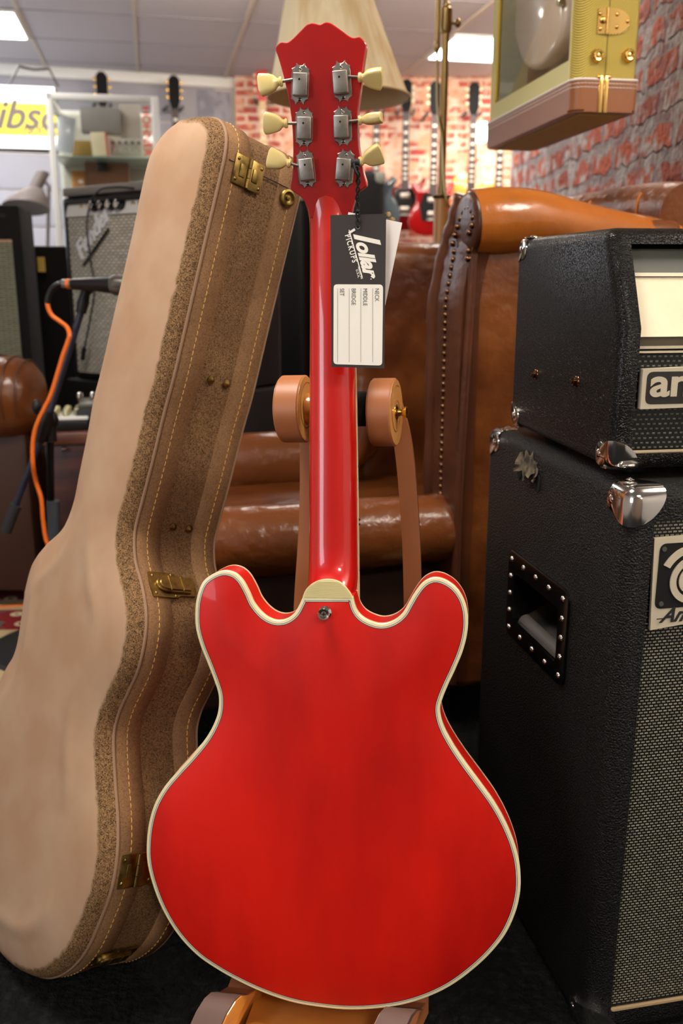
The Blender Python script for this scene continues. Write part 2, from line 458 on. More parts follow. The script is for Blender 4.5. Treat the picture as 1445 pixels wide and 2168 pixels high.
M_ORANGE = mat('orange_cable', lin(240, 116, 34), .45)
M_MICGR = mat('mic_grille', lin(120, 116, 108), .35, metal=.9, bump=('voronoi', 900, .8, .001))
M_STEEL = mat('grey_steel', lin(150, 150, 150), .35, metal=.8)
M_DUSTY = mat('dusty_grey_top', lin(122, 116, 108), .7)
M_DWOOD = mat('dark_red_wood', lin(78, 36, 22), .4, vary=(lin(44, 18, 12), 6, 5, .4, .65, (1, 1, 5)))
M_WALLW = mat('white_wall_paint', lin(214, 208, 204), .8)
M_WALLG = mat('grey_wall_paint', lin(168, 166, 174), .8)
# ------------------------------------------------------------------ the room
AZ = math.radians(11.5)
RA = V((-math.sin(AZ), math.cos(AZ), 0)); RB = V((math.cos(AZ), math.sin(AZ), 0)); UP = V((0, 0, 1))
ZC = 2.25
M_CARPET = mat('black_shag_carpet', lin(17, 18, 17), .95, bump=('noise', 90, 1.0, .02), vary=(lin(38, 40, 38), 70, 8, .5, .75, (1, 1, 1)), spec=.2)
M_CEIL = mat('ceiling_tile', lin(190, 182, 180), .9, bump=('noise', 300, .2, .001))
M_TBAR = mat('ceiling_grid_metal', lin(196, 184, 166), .5)
M_BRICKF = brick_mat('far_brick', lin(206, 104, 82), lin(176, 70, 62), lin(240, 214, 190), .165, .056, .010, bump=.4, noise=.025,
                     blotch=(lin(244, 210, 184), 7, .49, .56, lin(236, 176, 140), 15))
M_BRICKN = brick_mat('worn_red_brick', lin(218, 106, 70), lin(166, 78, 62), lin(166, 152, 150), .25, .087, .018, bump=1.0, dist=.03, noise=.085,
                     blotch=(lin(168, 110, 108), 6, .52, .66, lin(206, 194, 190), 17), axes='YZ')
b = NB(); box(b, (-3.3, -2.8, -.1), (1.9, 7.6, 0)); struct('floor', b, M_CARPET, smooth=False)
b = NB(); box(b, (-3.3, -2.8, ZC), (1.9, 7.6, ZC + .08)); struct('ceiling', b, M_CEIL, smooth=False)
P0 = hit(287, 90, (0, 0, ZC), UP); cell = .6
b = NB()
MR = frame(P0, RB, RA)
for k in range(-6, 6): box(b, (k * cell - .011, -9.5, -.006), (k * cell + .011, 1.6, .002), MR)
struct('trim_1', b, M_TBAR, smooth=False)
b = NB()
for k in range(-15, 3): box(b, (-3.6, k * cell - .004, -.003), (3.6, k * cell + .004, .002), MR)
struct('trim_2', b, mat('ceiling_joint', lin(140, 134, 140), .8), smooth=False)
b = NB(); box(b, (-.75, 6.9, 0), (1.9, 7.0, ZC)); struct('wall_back', b, M_BRICKF, smooth=False)
LW0 = V((-3.3, 6.2, 0)); LW1 = V((-.75, 6.98, 0))
ML = frame(LW0, LW1 - LW0, UP, None)
MLW = frame(LW0, LW1 - LW0, V((-(LW1 - LW0).y, (LW1 - LW0).x, 0)))
LL = (LW1 - LW0).length
b = NB(); box(b, (-.2, 0, 0), (LL, .1, ZC), MLW); struct('wall_back_left', b, M_WALLW, smooth=False)
b = NB(); box(b, (-.2, -.03, ZC - .07), (LL + .02, 0, ZC), MLW, .004); struct('trim_3', b, M_WHITEP)
b = NB()
for k in range(9): box(b, (.95, -.018, ZC - .3 - .24 * k), (LL - .155, 0, ZC - .075 - .24 * k), MLW, .004)
lab(obj('trim_4', b, M_WALLG), kind='structure')
b = NB(); box(b, (-3.4, -2.8, 0), (-3.3, 7.0, ZC)); struct('wall_left', b, M_WALLW, smooth=False)
b = NB(); box(b, (-3.3, -2.9, 0), (1.9, -2.8, ZC)); struct('wall_front', b, mat('front_wall_paint', lin(150, 130, 116), .8), smooth=False)
b = NB(); box(b, (1.8, -2.8, 0), (1.9, 7.0, ZC)); struct('wall_right', b, M_WALLW, smooth=False)
b = NB(); box(b, (.80, 1.78, 0), (1.8, 4.55, ZC)); struct('wall_right_pier', b, M_BRICKN, smooth=False)
b = NB()
for (x0, x1, z0, z1) in ((-.05, 0, -.05, 1.55), (1.7, 1.75, -.05, 1.55), (-.05, 1.75, -.05, 0), (-.05, 1.75, 1.5, 1.55), (.83, .87, 0, 1.5)):
    box(b, (-3.3, -2.95 + x0, .6 + z0), (-3.27, -2.95 + x1, .6 + z1))
struct('window_1', b, M_WHITEP)
b = NB(); box(b, (-3.299, -2.75, .6), (-3.295, -1.25, 2.1)); o = struct('window_2', b, mat('window_glass', lin(220, 230, 240), .1), smooth=False)
b = NB(); box(b, (-3.299, 4.95, .4), (-3.27, 6.05, 2.0)); struct('window_3', b, bpy.data.materials['window_glass'], smooth=False)

# lit ceiling panels set in the grid
M_PANEL = mat('lit_panel', (1, 1, 1, 1), .5, emit=(1.0, .955, .90, 1), estr=PANEL_E)
M_PFRAME = M_WHITEP
M_PANELW = mat('lit_panel_warm', (1, 1, 1, 1), .5, emit=(1.0, .915, .80, 1), estr=PANEL_E * 1.45)
def panel(i, j, label, wid=1, pm=None):
    c = MR @ V(((i + .5) * cell, (j + .5) * cell, 0))
    t = thing('ceiling_light', label, 'ceiling light', (c.x, c.y, ZC - .02), 'square light panels in the ceiling')
    M = frame((c.x, c.y, ZC), RB, RA)
    w = cell * wid / 2 - .022; h_ = cell / 2 - .022
    bm = NB(); box(bm, (-w, -h_, -.014), (w, h_, -.006), M); obj('diffuser', bm, pm or M_PANEL, t, smooth=False)
    bm = NB()
    for q in ((-w - .012, -h_ - .012, w + .012, -h_), (-w - .012, h_, w + .012, h_ + .012), (-w - .012, -h_, -w, h_), (w, -h_, w + .012, h_)):
        box(bm, (q[0], q[1], -.018), (q[2], q[3], -.001), M)
    obj('frame', bm, M_PFRAME, t, smooth=False)
def cellof(px, py):
    q = MR.inverted() @ hit(px, py, (0, 0, ZC), UP); return math.floor(q.x / cell), math.floor(q.y / cell)
i, j = cellof(30, 50); panel(i, j, 'bright square ceiling panel in the top left corner of the room')
i, j = cellof(940, 100); panel(i, j, 'bright square ceiling panel right of the lampshade')
panel(i + 1, j, 'bright ceiling panel mostly hidden behind the tweed case')
for (di, dj, nm) in ((-1, -5, 'over the glass cabinet aisle'), (2, -6, 'over the brown armchair back'), (-5, -3, 'over the silver grille amplifier'), (-2, -2, 'over the black stage cabinets'), (-1, -9, 'right above the red guitar'), (1, -12, 'behind the photographer at right'),
                      (-3, -12, 'behind the photographer at centre'), (-2, -15, 'nearest the front wall'), (-4, -8, 'over the sofa at left')):
    panel(i + di, j + dj, 'unseen square ceiling panel ' + nm, pm=M_PANELW if dj < -4 else None)  # panels out of view; some added to brighten the back of the room

# ------------------------------------------------------------------ the red guitar, seen from the back
gw = V((0, -cs, sn)) + V((1, 0, 0)) * -.14 + V((0, sn, cs)) * -.09; gw.normalize()
gx = V((1, 0, 0)); gx = (gx - gw * gx.dot(gw)).normalized(); gy = gw.cross(gx)
G0 = CAM + V(ray(705, 1700)).normalized() * (1.0 / (V(ray(705, 1700)).normalized().dot(V((0, cs, -sn)))))
MG = frame(G0, gx, gy, gw); MGi = MG.inverted()
def gl(px, py, w=0.0):
    """pixel -> guitar frame coordinates on the plane at height w"""
    return MGi @ hit(px, py, G0 + gw * w, gw)
body_px = [(640.5, 1264), (634.7, 1277), (623.6, 1297), (606, 1310.6), (586, 1314), (568, 1308.4), (553, 1297), (537, 1277), (526, 1253), (510.7, 1226.5), (495, 1213), (473, 1208),
           (449, 1216), (429, 1232), (416.6, 1264), (412.8, 1295), (414.4, 1330.6), (424.4, 1368), (437.6, 1401), (453, 1441), (461.5, 1468), (463, 1490), (458.7, 1516.6), (440, 1556),
           (407.6, 1597.8), (378.5, 1629.8), (346.5, 1667.6), (326, 1705), (314.5, 1746), (310, 1789.7), (311.6, 1827), (323, 1874), (343.6, 1926), (375.6, 1978.6), (416, 2022), (457, 2051),
           (509, 2080), (561.6, 2103.6), (619.8, 2122.5), (678, 2132.7), (737.8, 2138), (796, 2135.6), (854, 2126.9), (909, 2109.4), (955.8, 2086), (999.4, 2054), (1037, 2019), (1069, 1978.6),
           (1089.5, 1935), (1099.7, 1894), (1101.7, 1862), (1098, 1821.6), (1086.6, 1781), (1069, 1740), (1046, 1699.5), (1016.9, 1659), (983, 1613), (958, 1575), (941, 1543), (932.5, 1516.6), (931.4, 1496),
           (937, 1477), (948, 1450), (963.5, 1417), (979, 1379), (988, 1344), (990.5, 1313), (986.8, 1284), (977, 1260), (961, 1240), (939, 1226.5), (921.4, 1222.7), (908, 1225.4),
           (892.7, 1235), (877, 1255), (864, 1277), (850.6, 1299.6), (830.6, 1315), (806, 1321), (782, 1315), (764, 1304), (753, 1288.5), (746.5, 1264)]
bl = [V((q.x, q.y)) for q in (gl(*p) for p in body_px)]
curve = [V((p.x, p.y)) for p in catmull([V((p.x, p.y, 0)) for p in bl], 6)]
OUT = resample(curve, .0028, closed=False)
heel = resample([OUT[-1], OUT[0]], .0028, closed=False)[1:-1]
OUT = OUT + heel
TB = .044
G3 = lambda x, y, w: MG @ V((x, y, w))
guitar = thing('electric_guitar', 'cherry red double cutaway guitar standing with its back to us, cream binding', 'guitar', G3(0, -.23, -.03))
def strip(bm, A, B, wa, wb):
    n = len(A); a = [bm.verts.new(G3(p.x, p.y, wa)) for p in A]; c = [bm.verts.new(G3(p.x, p.y, wb)) for p in B]
    for k in range(n): bm.faces.new((a[k], a[(k + 1) % n], c[(k + 1) % n], c[k]))
o1 = offset2(OUT, -.0034); o2 = offset2(OUT, -.0039); o3 = offset2(OUT, -.0049); o4 = offset2(OUT, -.0055)
bb = NB()
capfill(bb, resample(o4, .004), lambda d: .0005 + .007 * (1 - math.exp(-d / .05)), lambda x, y, h: G3(x, y, h), .011)
strip(bb, OUT, OUT, -.0065, -TB + .005); strip(bb, OUT, offset2(OUT, -.0002), -TB + .005, -TB + .002)
capfill(bb, resample(OUT, .006), lambda d: .004 * (1 - math.exp(-d / .04)), lambda x, y, h: G3(x, y, -TB - h), .02)
obj('body', bb, M_RED, guitar)
bb = NB(); edge = offset2(OUT, -.0007)
strip(bb, OUT, OUT, -.0066, -.0007); strip(bb, OUT, edge, -.0007, 0); strip(bb, edge, o1, 0, .0003); strip(bb, offset2(OUT, .0003), OUT, -TB + .005, -TB + .005); strip(bb, offset2(OUT, .0003), offset2(OUT, .0003), -TB + .005, -TB + .001); strip(bb, offset2(OUT, .0003), OUT, -TB + .001, -TB)
obj('binding', bb, M_CREAM, guitar)
bb = NB(); strip(bb, o1, o2, .0003, .00035); strip(bb, o3, o4, .0004, .0006); obj('purfling_black', bb, M_BLACKLINE, guitar)
bb = NB(); strip(bb, o2, o3, .00035, .0004); obj('purfling_white', bb, M_WHITELINE, guitar)
# heel cap
hc_px = [(640.5, 1266), (641, 1262), (646, 1250), (654.6, 1240), (672, 1230), (694.5, 1226.5), (716, 1231), (728, 1240), (737.6, 1251), (743, 1259), (746.5, 1266)]
hc = catmull([V((q.x, q.y, 0)) for q in (gl(*p) for p in hc_px)], 5)
bb = NB(); prism(bb, [G3(p.x, p.y, .0003) for p in hc], gw * -.004)
obj('heel_cap', bb, mat('ridged_cream_plastic', lin(246, 232, 176), .4, bump=None), guitar)
bb = NB()
ys = [p.y for p in hc]; yy = min(ys) + .0015
while yy < max(ys) - .002:
    xs = [p.x for p in hc if p.y >= yy - .0008]
    box(bb, (min(xs) + .0012, yy - .0002, .0002), (max(xs) - .0012, yy + .0002, .0006), MG); yy += .0013
obj('heel_cap_ridges', bb, mat('heel_ridge', lin(214, 200, 140), .5), guitar, smooth=False)
# strap button
q = gl(689, 1295); MS = MG @ Matrix.Translation((q.x, q.y, .003))
bb = NB(); lathe(bb, MS, [(.0068, 0), (.007, .001), (.0042, .003), (.0042, .008), (.0062, .0105), (.0066, .0125), (.006, .0135), (.004, .0132), (.0032, .0115), (0.0005, .0115)], 28)
sb = obj('strap_button', bb, M_CHROME, guitar)
bb = NB(); box(bb, (-.0022, -.0004, .0116), (.0022, .0004, .0119), MS); box(bb, (-.0004, -.0022, .0116), (.0004, .0022, .0119), MS); obj('screw_slot', bb, M_HOLE, sb)
# neck
def neck_ring(py, l, r, wf, wb, n=14):
    a = gl(l, py, wf); c = gl(r, py, wf); cx = (a.x + c.x) / 2; hw = (c.x - a.x) / 2; y = (a.y + c.y) / 2
    out = []
    for k in range(n + 1):
        t = PI * k / n
        out.append(G3(cx - hw * math.copysign(abs(math.cos(t)) ** .8, math.cos(t)), y, wf + (wb - wf) * math.sin(t) ** .75))
    return out
secs = [(380, 632, 755, -.043, -.0262), (403, 638, 750, -.044, -.0262), (420, 643, 747, -.046, -.0269), (435, 648, 744, -.047, -.0275), (450, 653, 742.5, -.048, -.0281), (470, 656, 742, -.0485, -.0284), (500, 657, 743, -.049, -.029), (600, 657, 746, -.0495, -.0285), (700, 657, 749, -.05, -.028), (800, 656.5, 752, -.05, -.027),
        (950, 656, 755, -.05, -.026), (1080, 655.5, 756.5, -.05, -.0255), (1150, 655, 757, -.05, -.025), (1190, 655, 757.5, -.05, -.0235), (1210, 655, 758, -.05, -.0195), (1225, 655, 758, -.05, -.0125),
        (1240, 654, 757, -.05, -.005), (1252, 650, 756, -.05, -.0012), (1266, 645, 752, -.05, -.0004), (1275, 642, 752, -.05, -.004)]
bb = NB(); ring_loft(bb, [neck_ring(*s) for s in secs], True, True)
obj('neck', bb, M_REDN, guitar, ang=1.2)
def fb_slab(bm, inset, w0, w1):
    pts = []
    for py, l, r in ((452, 654.5, 742), (800, 656.5, 752), (1080, 655.5, 756.5), (1300, 655, 759)):
        a = gl(l, py, w0); c = gl(r, py, w0); pts.append((a, c))
    P = [V((a.x + abs(inset), a.y)) for a, c in pts] + [V((c.x - inset, c.y)) for a, c in reversed(pts)]
    prism(bm, [G3(p.x, p.y, w0) for p in P], gw * (w1 - w0))
bb = NB(); fb_slab(bb, .0012, -.0505, -.0555); fbo = obj('fretboard', bb, mat('rosewood', lin(60, 34, 24), .5), guitar, smooth=False)
bb = NB(); fb_slab(bb, -.0012, -.0502, -.0535); obj('fretboard_binding', bb, M_CREAM, guitar, smooth=False)
# small black fret dots on the treble edge
for py in (987, 1100, 1110, 1207):
    bb = NB(); a = gl(760.5 if py > 1000 else 759, py, -.052); box(bb, (a.x - .001, a.y - .0012, -.0532), (a.x + .0008, a.y + .0012, -.0508), MG)
    obj('side_dot', bb, M_HOLE, guitar)
# headstock
TA = math.radians(13); nut = gl(700, 452, -.0312)
hz = (gw * math.cos(TA) - gy * math.sin(TA)).normalized(); hy = (gy * math.cos(TA) + gw * math.sin(TA)).normalized()
H0 = MG @ nut; MH = frame(H0, gx, hy, hz); MHi = MH.inverted()
def hl(px, py, w=0.0): return MHi @ hit(px, py, H0 + hz * w, hz)
hs_px = [(654.6, 462), (652.5, 446), (648, 432), (640, 421), (628.6, 410.5), (615, 400), (617.5, 378), (619.3, 351), (620, 306.8), (617.6, 262.5), (612, 220), (604.3, 180.6), (595.4, 145), (587.7, 118.6), (582.6, 103), (588.8, 93),
         (595.4, 88), (602, 89.5), (608.7, 88.7), (617.6, 83), (630, 71), (644, 56.6), (650, 51), (657, 48.5), (666, 49.5), (675, 51.7), (680.7, 50), (684, 47.5), (691, 46.6), (700, 49), (708, 54), (724, 65.4), (739, 76.5), (748, 79.8), (760, 77.6), (768, 84),
         (774.8, 93), (773.7, 105), (769, 136), (763.7, 185), (758, 229), (757, 262.5), (759, 307), (764, 340), (769.5, 366.6), (775.5, 393), (766, 401), (757, 408), (751, 422), (746, 440), (742.5, 462)]
hs = [V((q.x, q.y)) for q in (hl(*p) for p in hs_px)]
hs = [V((p.x, p.y)) for p in catmull([V((p.x, p.y, 0)) for p in hs], 3)] + [hs[-1].lerp(hs[0], .25), hs[-1].lerp(hs[0], .5), hs[-1].lerp(hs[0], .75)]
hs = resample(hs, .002)
bb = NB()
def hstrip(bm, A, B, wa, wb):
    n = len(A); a = [bm.verts.new(MH @ V((p.x, p.y, wa))) for p in A]; c = [bm.verts.new(MH @ V((p.x, p.y, wb))) for p in B]
    for k in range(n): bm.faces.new((a[k], a[(k + 1) % n], c[(k + 1) % n], c[k]))
hi_ = offset2(hs, -.0009)
capfill(bb, hi_, lambda d: 0, lambda x, y, h: MH @ V((x, y, h)), .012)
hstrip(bb, hi_, hs, 0, -.001); hstrip(bb, hs, hs, -.001, -.0145)
capfill(bb, hs, lambda d: 0, lambda x, y, h: MH @ V((x, y, -.0145)), .015)
obj('headstock', bb, M_REDH, guitar)
# tuners
def tuner(cx, cy, side, tilt, bcx, bcy, rot, label=None):
    c = hl(cx, cy); s = 1 if side == 'R' else -1
    t = math.radians(tilt); MT = MH @ Matrix.Translation((c.x, c.y, .0002)) @ Matrix.Rotation(-t, 4, 'Z')
    half = [(0, .0172), (.002, .0176), (.0045, .0198), (.0050, .0178), (.0062, .0158), (.0094, .0142), (.0088, .0125), (.0092, .0105), (.0092, 0)]
    pts = half + [(x, -y) for x, y in reversed(half[:-1])]
    pts = pts + [(-x, y) for x, y in reversed(pts[1:-1])]
    bm = NB(); a = [V((x, y)) for x, y in pts]; inn = offset2(a, -.0007)
    lo = [MT @ V((p.x, p.y, 0)) for p in a]; mi = [MT @ V((p.x, p.y, .0009)) for p in a]; hi = [MT @ V((p.x, p.y, .0015)) for p in inn]
    ring_loft(bm, [lo, mi, hi])
    root = obj('tuner', bm, M_NICKEL, guitar)
    bm = NB(); x0 = -.0012 * s
    box(bm, (-.0078 + x0, -.0122, .001), (.0078 + x0, .0098, .0098), MT, .0012, 3); obj('gear_cover', bm, M_NICKEL, root)
    bm = NB()
    for dx in (-.0006, ): lathe(bm, MT @ Matrix.Translation((x0 + dx, .0035, .0098)), [(.0011, 0), (.0011, .00015)], 12)
    obj('oil_hole', bm, M_HOLE, root)
    for yy in (.0137, -.0148):
        bm = NB(); MSx = MT @ Matrix.Translation((0, yy, .0014)); lathe(bm, MSx, [(.0022, 0), (.0021, .0005), (.0012, .0012), (.0002, .0014)], 14)
        sc_ = obj('screw', bm, M_CHROME, root)
        bm = NB(); box(bm, (-.0013, -.0002, .001), (.0013, .0002, .00145), MSx); box(bm, (-.0002, -.0013, .001), (.0002, .0013, .00145), MSx)
        me = obj('screw_slot', bm, M_HOLE, root)
    bc = hl(bcx, bcy, .0045); a0 = MH @ V((bc.x, bc.y, .0045)); a1 = MT @ V((x0 + s * .0078, .0036, .0045))
    d = (a0 - a1).normalized(); L_ = (a0 - a1).length
    bm = NB(); tube(bm, [a1 - d * .002, a0 - d * .008], .0016, 12); obj('shaft', bm, M_NICKEL, root)
    zz = MH.to_3x3() @ V((0, 0, 1)); MB = frame(a0 - d * .0125, d, d.cross(zz) * -1 if s > 0 else d.cross(zz))
    MB = MB @ Matrix.Rotation(math.radians(rot), 4, 'X')
    prof = [(0, .0022, .0022), (.0004, .0046, .0046), (.0024, .0050, .0050), (.0040, .0036, .0034), (.0055, .0042, .0036), (.0085, .0072, .0048), (.0125, .0090, .0054), (.0190, .0106, .0056), (.0232, .0112, .0050), (.0240, .0104, .0040)]
    bm = NB(); rings = []
    for x, hh, ht in prof:
        sq = .5 if x > .006 else 1.0
        rings.append([MB @ V((x + (.0018 * (1 - abs(math.cos(2 * PI * k / 20)) ** 2) if x > .02 else 0), math.copysign(abs(math.cos(2 * PI * k / 20)) ** sq, math.cos(2 * PI * k / 20)) * hh, math.copysign(abs(math.sin(2 * PI * k / 20)) ** sq, math.sin(2 * PI * k / 20)) * ht)) for k in range(20)])
    ring_loft(bm, rings); obj('button', bm, M_BUTTON, root, ang=.6)
tuner(635.3, 178, 'L', 4.6, 573, 176.5, 8)
tuner(643.7, 270, 'L', 3, 584, 261, -4)
tuner(648, 357.5, 'L', -5, 592, 340, 6)
tuner(724.5, 173, 'R', -3, 783, 165.5, 35)
tuner(726, 267, 'R', 0, 783, 252, 88)
tuner(730.5, 357, 'R', 6.5, 784, 333, 30)

# ------------------------------------------------------------------ hang tags on the tuner
TW = .012
def tl(px, py, w=TW): return MGi @ hit(px, py, G0 + gw * w, gw)
tag = thing('hang_tag', 'black printed hang tag with white form hanging on black cord before the red neck', 'hang tag', G3(*tl(757, 460)))
c4 = [tl(*p) for p in ((699, 455.5), (817, 452.5), (813, 780), (701, 777))]
bb = NB(); prism(bb, [MG @ p for p in c4], gw * -.0006); obj('card', bb, M_BLACKCARD, tag, smooth=False)
def rrect(c, r, n=5):
    out = []
    for i in range(4):
        p, a, z = c[i], c[i - 1], c[(i + 1) % 4]; da = (a - p).normalized(); dz = (z - p).normalized()
        for k in range(n + 1):
            t = k / n; out.append(p + da * r * (1 - t) ** 2 + dz * r * t ** 2)
    return out
c5 = [tl(*p) for p in ((706, 602), (810.5, 602.5), (808.5, 774), (705.5, 771))]
bb = NB(); prism(bb, [MG @ (p + V((0, 0, .0003))) for p in rrect(c5, .004)], gw * -.0003); lp = obj('white_form', bb, M_PAPER, tag, smooth=False)
def tagtext(s, px, py, ang, size, z, **k):
    p = tl(px, py); return MG @ Matrix.Translation((p.x, p.y, z)) @ Matrix.Rotation(math.radians(ang), 4, 'Z')
bb = NB()
for s, x in (('NECK', 793.5), ('MIDDLE', 768.5), ('BRIDGE', 744), ('SET', 719.5)):
    text_to(bb, s, tagtext(s, x, 610.5, -90, .006, TW + .0005) @ Matrix.Diagonal((.82, 1, 1, 1)), size=.0062)
for x in (788.7, 763.5, 739, 714.6):
    a = tl(x, 610.5); c = tl(x - .8, 767); box(bb, (a.x - .00012, c.y, TW + .0004), (a.x + .00012, a.y, TW + .0005), MG)
obj('form_print', bb, M_INK, tag, smooth=False)
bb = NB()
def T(px, py, ang): return tagtext('', px, py, ang, 1, TW + .0003)
text_to(bb, 'l', T(748.5, 494, -75), size=.0340, shear=.55, offset=.0009); a9 = tl(744, 489); box(bb, (-.0012, -.0035, 0), (.0012, .004, .0003), T(744, 490, -60))
text_to(bb, 'ollar', T(752.5, 512, -75) @ Matrix.Diagonal((.98, 1, 1, 1)), size=.0212, shear=.45, offset=.0008, space=.97)
text_to(bb, 'PICKUPS', T(730, 498, -74.5) @ Matrix.Diagonal((.80, 1, 1, 1)), size=.0078, offset=.0002, space=1.3)
text_to(bb, 'MADE IN', T(757, 565, -75), size=.0030, offset=.0001, space=1.1); text_to(bb, 'U.S.A.', T(753, 571, -75), size=.0030, offset=.0001, space=1.2)
a = tl(738.5, 487); c = tl(766.5, 588)
tube(bb, [MG @ V((a.x, a.y, TW + .0003)), MG @ V((c.x, c.y, TW + .0003))], .0006, 6)
ball(bb, MG @ V((tl(785, 591).x, tl(785, 591).y, TW + .0003)), .0006, None, 8)
obj('logo_print', bb, M_PAPER, tag, smooth=False)
h0 = tl(757.5, 481); MHo = MG @ Matrix.Translation((h0.x, h0.y, TW + .0003))
bb = NB(); lathe(bb, MHo, [(.0022, 0), (.0022, .0004), (.0014, .0004), (.0014, 0)], 16, False, False); obj('eyelet', bb, M_NICKEL, tag)
bb = NB()
sp = [(754, 352, .03), (758, 372, .026), (757, 400, .022), (756, 430, .017), (757, 460, .014), (757.5, 481, .0126)]
def gp(px, py, w): return MG @ gl(px, py, w)
P = catmull([gp(*s) for s in sp], 6); Q = [p + gx * .0016 * math.sin(i * .9) for i, p in enumerate(P)]; R_ = [p - gx * .0016 * math.sin(i * .9) for i, p in enumerate(P)]
tube(bb, Q, .0011, 8); tube(bb, R_, .0011, 8); ball(bb, gp(757, 447, .0155), .002)
for k, x in enumerate((746, 750, 754, 758)):
    c = gp(x, 345, .027); M = frame(c, hy, hz, gx); lathe(bb, M, [(.0036, -.0012), (.0042, 0), (.0036, .0012)], 12)
tube(bb, catmull([gp(748, 346, .030), gp(752, 362, .030), gp(757, 372, .028), gp(753, 384, .024)], 5), .0014, 8)
obj('cord', bb, M_STRING, tag)
t2 = NB(); prism(t2, [MG @ V((q.x, q.y, q.z)) for q in (tl(737, 449, .006), tl(851, 471.5, .006), tl(806, 690, .006), tl(702, 668, .006))], gw * -.0005)
solo('price_tag', t2, mat('white_tag_card', lin(244, 234, 228), .6), 'plain white tag tilted behind the black hang tag', 'tag', smooth=False)

# ------------------------------------------------------------------ bentwood guitar stand
stand = thing('guitar_stand', 'bentwood guitar stand with two scroll arms and brass bolts holding the red guitar', 'guitar stand', (G3(0, -.2, -.1).x, G3(0, 0, -.1).y + .05, 0))
WS = -.098
def sl(px, py, w=WS): return MGi @ hit(px, py, G0 + gw * w, gw)
RY = PI / 2 - math.radians(7)
def gdisc(bm, c, r, x0, x1, bev=.0015, n=48):
    M = MG @ Matrix.Translation(c) @ Matrix.Rotation(RY, 4, 'Y')
    lathe(bm, M, [(r - bev, x0), (r, x0 + bev), (r, x1 - bev), (r - bev, x1)], n)
yc = 866
A_ = sl(627, yc); B_ = sl(815, 873)
RS = .0395
for nm, c, x0, x1 in (('left', A_, -.016, .013), ('right', B_, -.014, .013)):
    bb = NB(); gdisc(bb, c, RS, x0, x1); sc1 = obj('scroll', bb, [M_COPPER], stand)
    bb = NB(); M = MG @ Matrix.Translation(c) @ Matrix.Rotation(RY, 4, 'Y')
    for e, sgn in ((x1, 1), (x0, -1)):
        lathe(bb, M, [(RS - .0018, e - .0002 * sgn), (RS - .0018, e + .0004 * sgn), (.002, e + .0004 * sgn), (.002, e - .0002 * sgn)], 48)
    obj('scroll_side', bb, M_PLYEDGE, sc1)
    bb = NB()
    for e, sgn in ((x1, 1), (x0, -1)):
        pts = []
        for k in range(60):
            t = k / 59; a = 1.2 + t * 7.5; r = RS - .0075 - t * .021; pts.append(M @ V((r * math.cos(a), r * math.sin(a), e + .0004 * sgn)))
        tube(bb, pts, .0006, 5)
    obj('scroll_groove', bb, mat('groove', lin(150, 90, 50), .5), sc1)
bb = NB(); M = MG @ Matrix.Translation(A_) @ Matrix.Rotation(PI / 2, 4, 'Y'); L_ = B_.x - A_.x
lathe(bb, M, [(.0185, .012), (.0185, L_ - .012)], 32); obj('cross_bar', bb, M_LWOOD, stand)
bb = NB(); lathe(bb, M, [(.0192, L_ * .5), (.0205, L_ * .5 + .004), (.0205, L_ * .78), (.019, L_ * .8)], 32); obj('neck_pad', bb, M_HOLE, stand)
for c, e, sgn in ((A_, -.016, -1), (B_, .013, 1)):
    bb = NB(); M = MG @ Matrix.Translation(c) @ Matrix.Rotation(RY if sgn > 0 else RY - PI, 4, 'Y'); e = abs(e); ll = 1.0 if sgn > 0 else .35
    lathe(bb, M, [(.0095, e), (.009, e + .0012), (.005, e + .003 * ll), (.0038, e + .006 * ll), (.006, e + .010 * ll), (.0068, e + .0125 * ll), (.005, e + .014 * ll)], 24); obj('brass_bolt', bb, M_BRASS, stand)
# bent legs (flat strips) behind the guitar
def strip3(pts, wid, th, name, m):
    bm = NB(); rings = []
    for i, p in enumerate(pts):
        t = (pts[min(i + 1, len(pts) - 1)] - pts[max(i - 1, 0)]).normalized(); nrm = t.cross(V((1, 0, 0))).normalized()
        w = wid[i] if isinstance(wid, list) else wid
        rings.append([MG @ (p + V((w / 2, 0, 0)) * s1 + nrm * th / 2 * s2) for s1, s2 in ((-1, -1), (1, -1), (1, 1), (-1, 1))])
    ring_loft(bm, rings); return obj(name, bm, m, stand)
for pts in ([(648, 838, WS - .036), (653, 905, WS - .046), (655, 1000, WS - .052), (652, 1120, WS - .055), (642, 1280, WS - .055), (636, 1500, WS - .055), (628, 1800, WS - .06), (622, 2050, WS - .07)],
            [(826, 838, WS - .034), (846, 905, WS - .044), (856, 960, WS - .048), (865, 1060, WS - .052), (871, 1160, WS - .054), (874, 1280, WS - .055), (880, 1500, WS - .055), (884, 1800, WS - .06), (884, 2050, WS - .07)]):
    P = catmull([sl(*p) for p in pts], 6)
    lg = strip3(P, .022, .014, 'leg', M_COPPER)
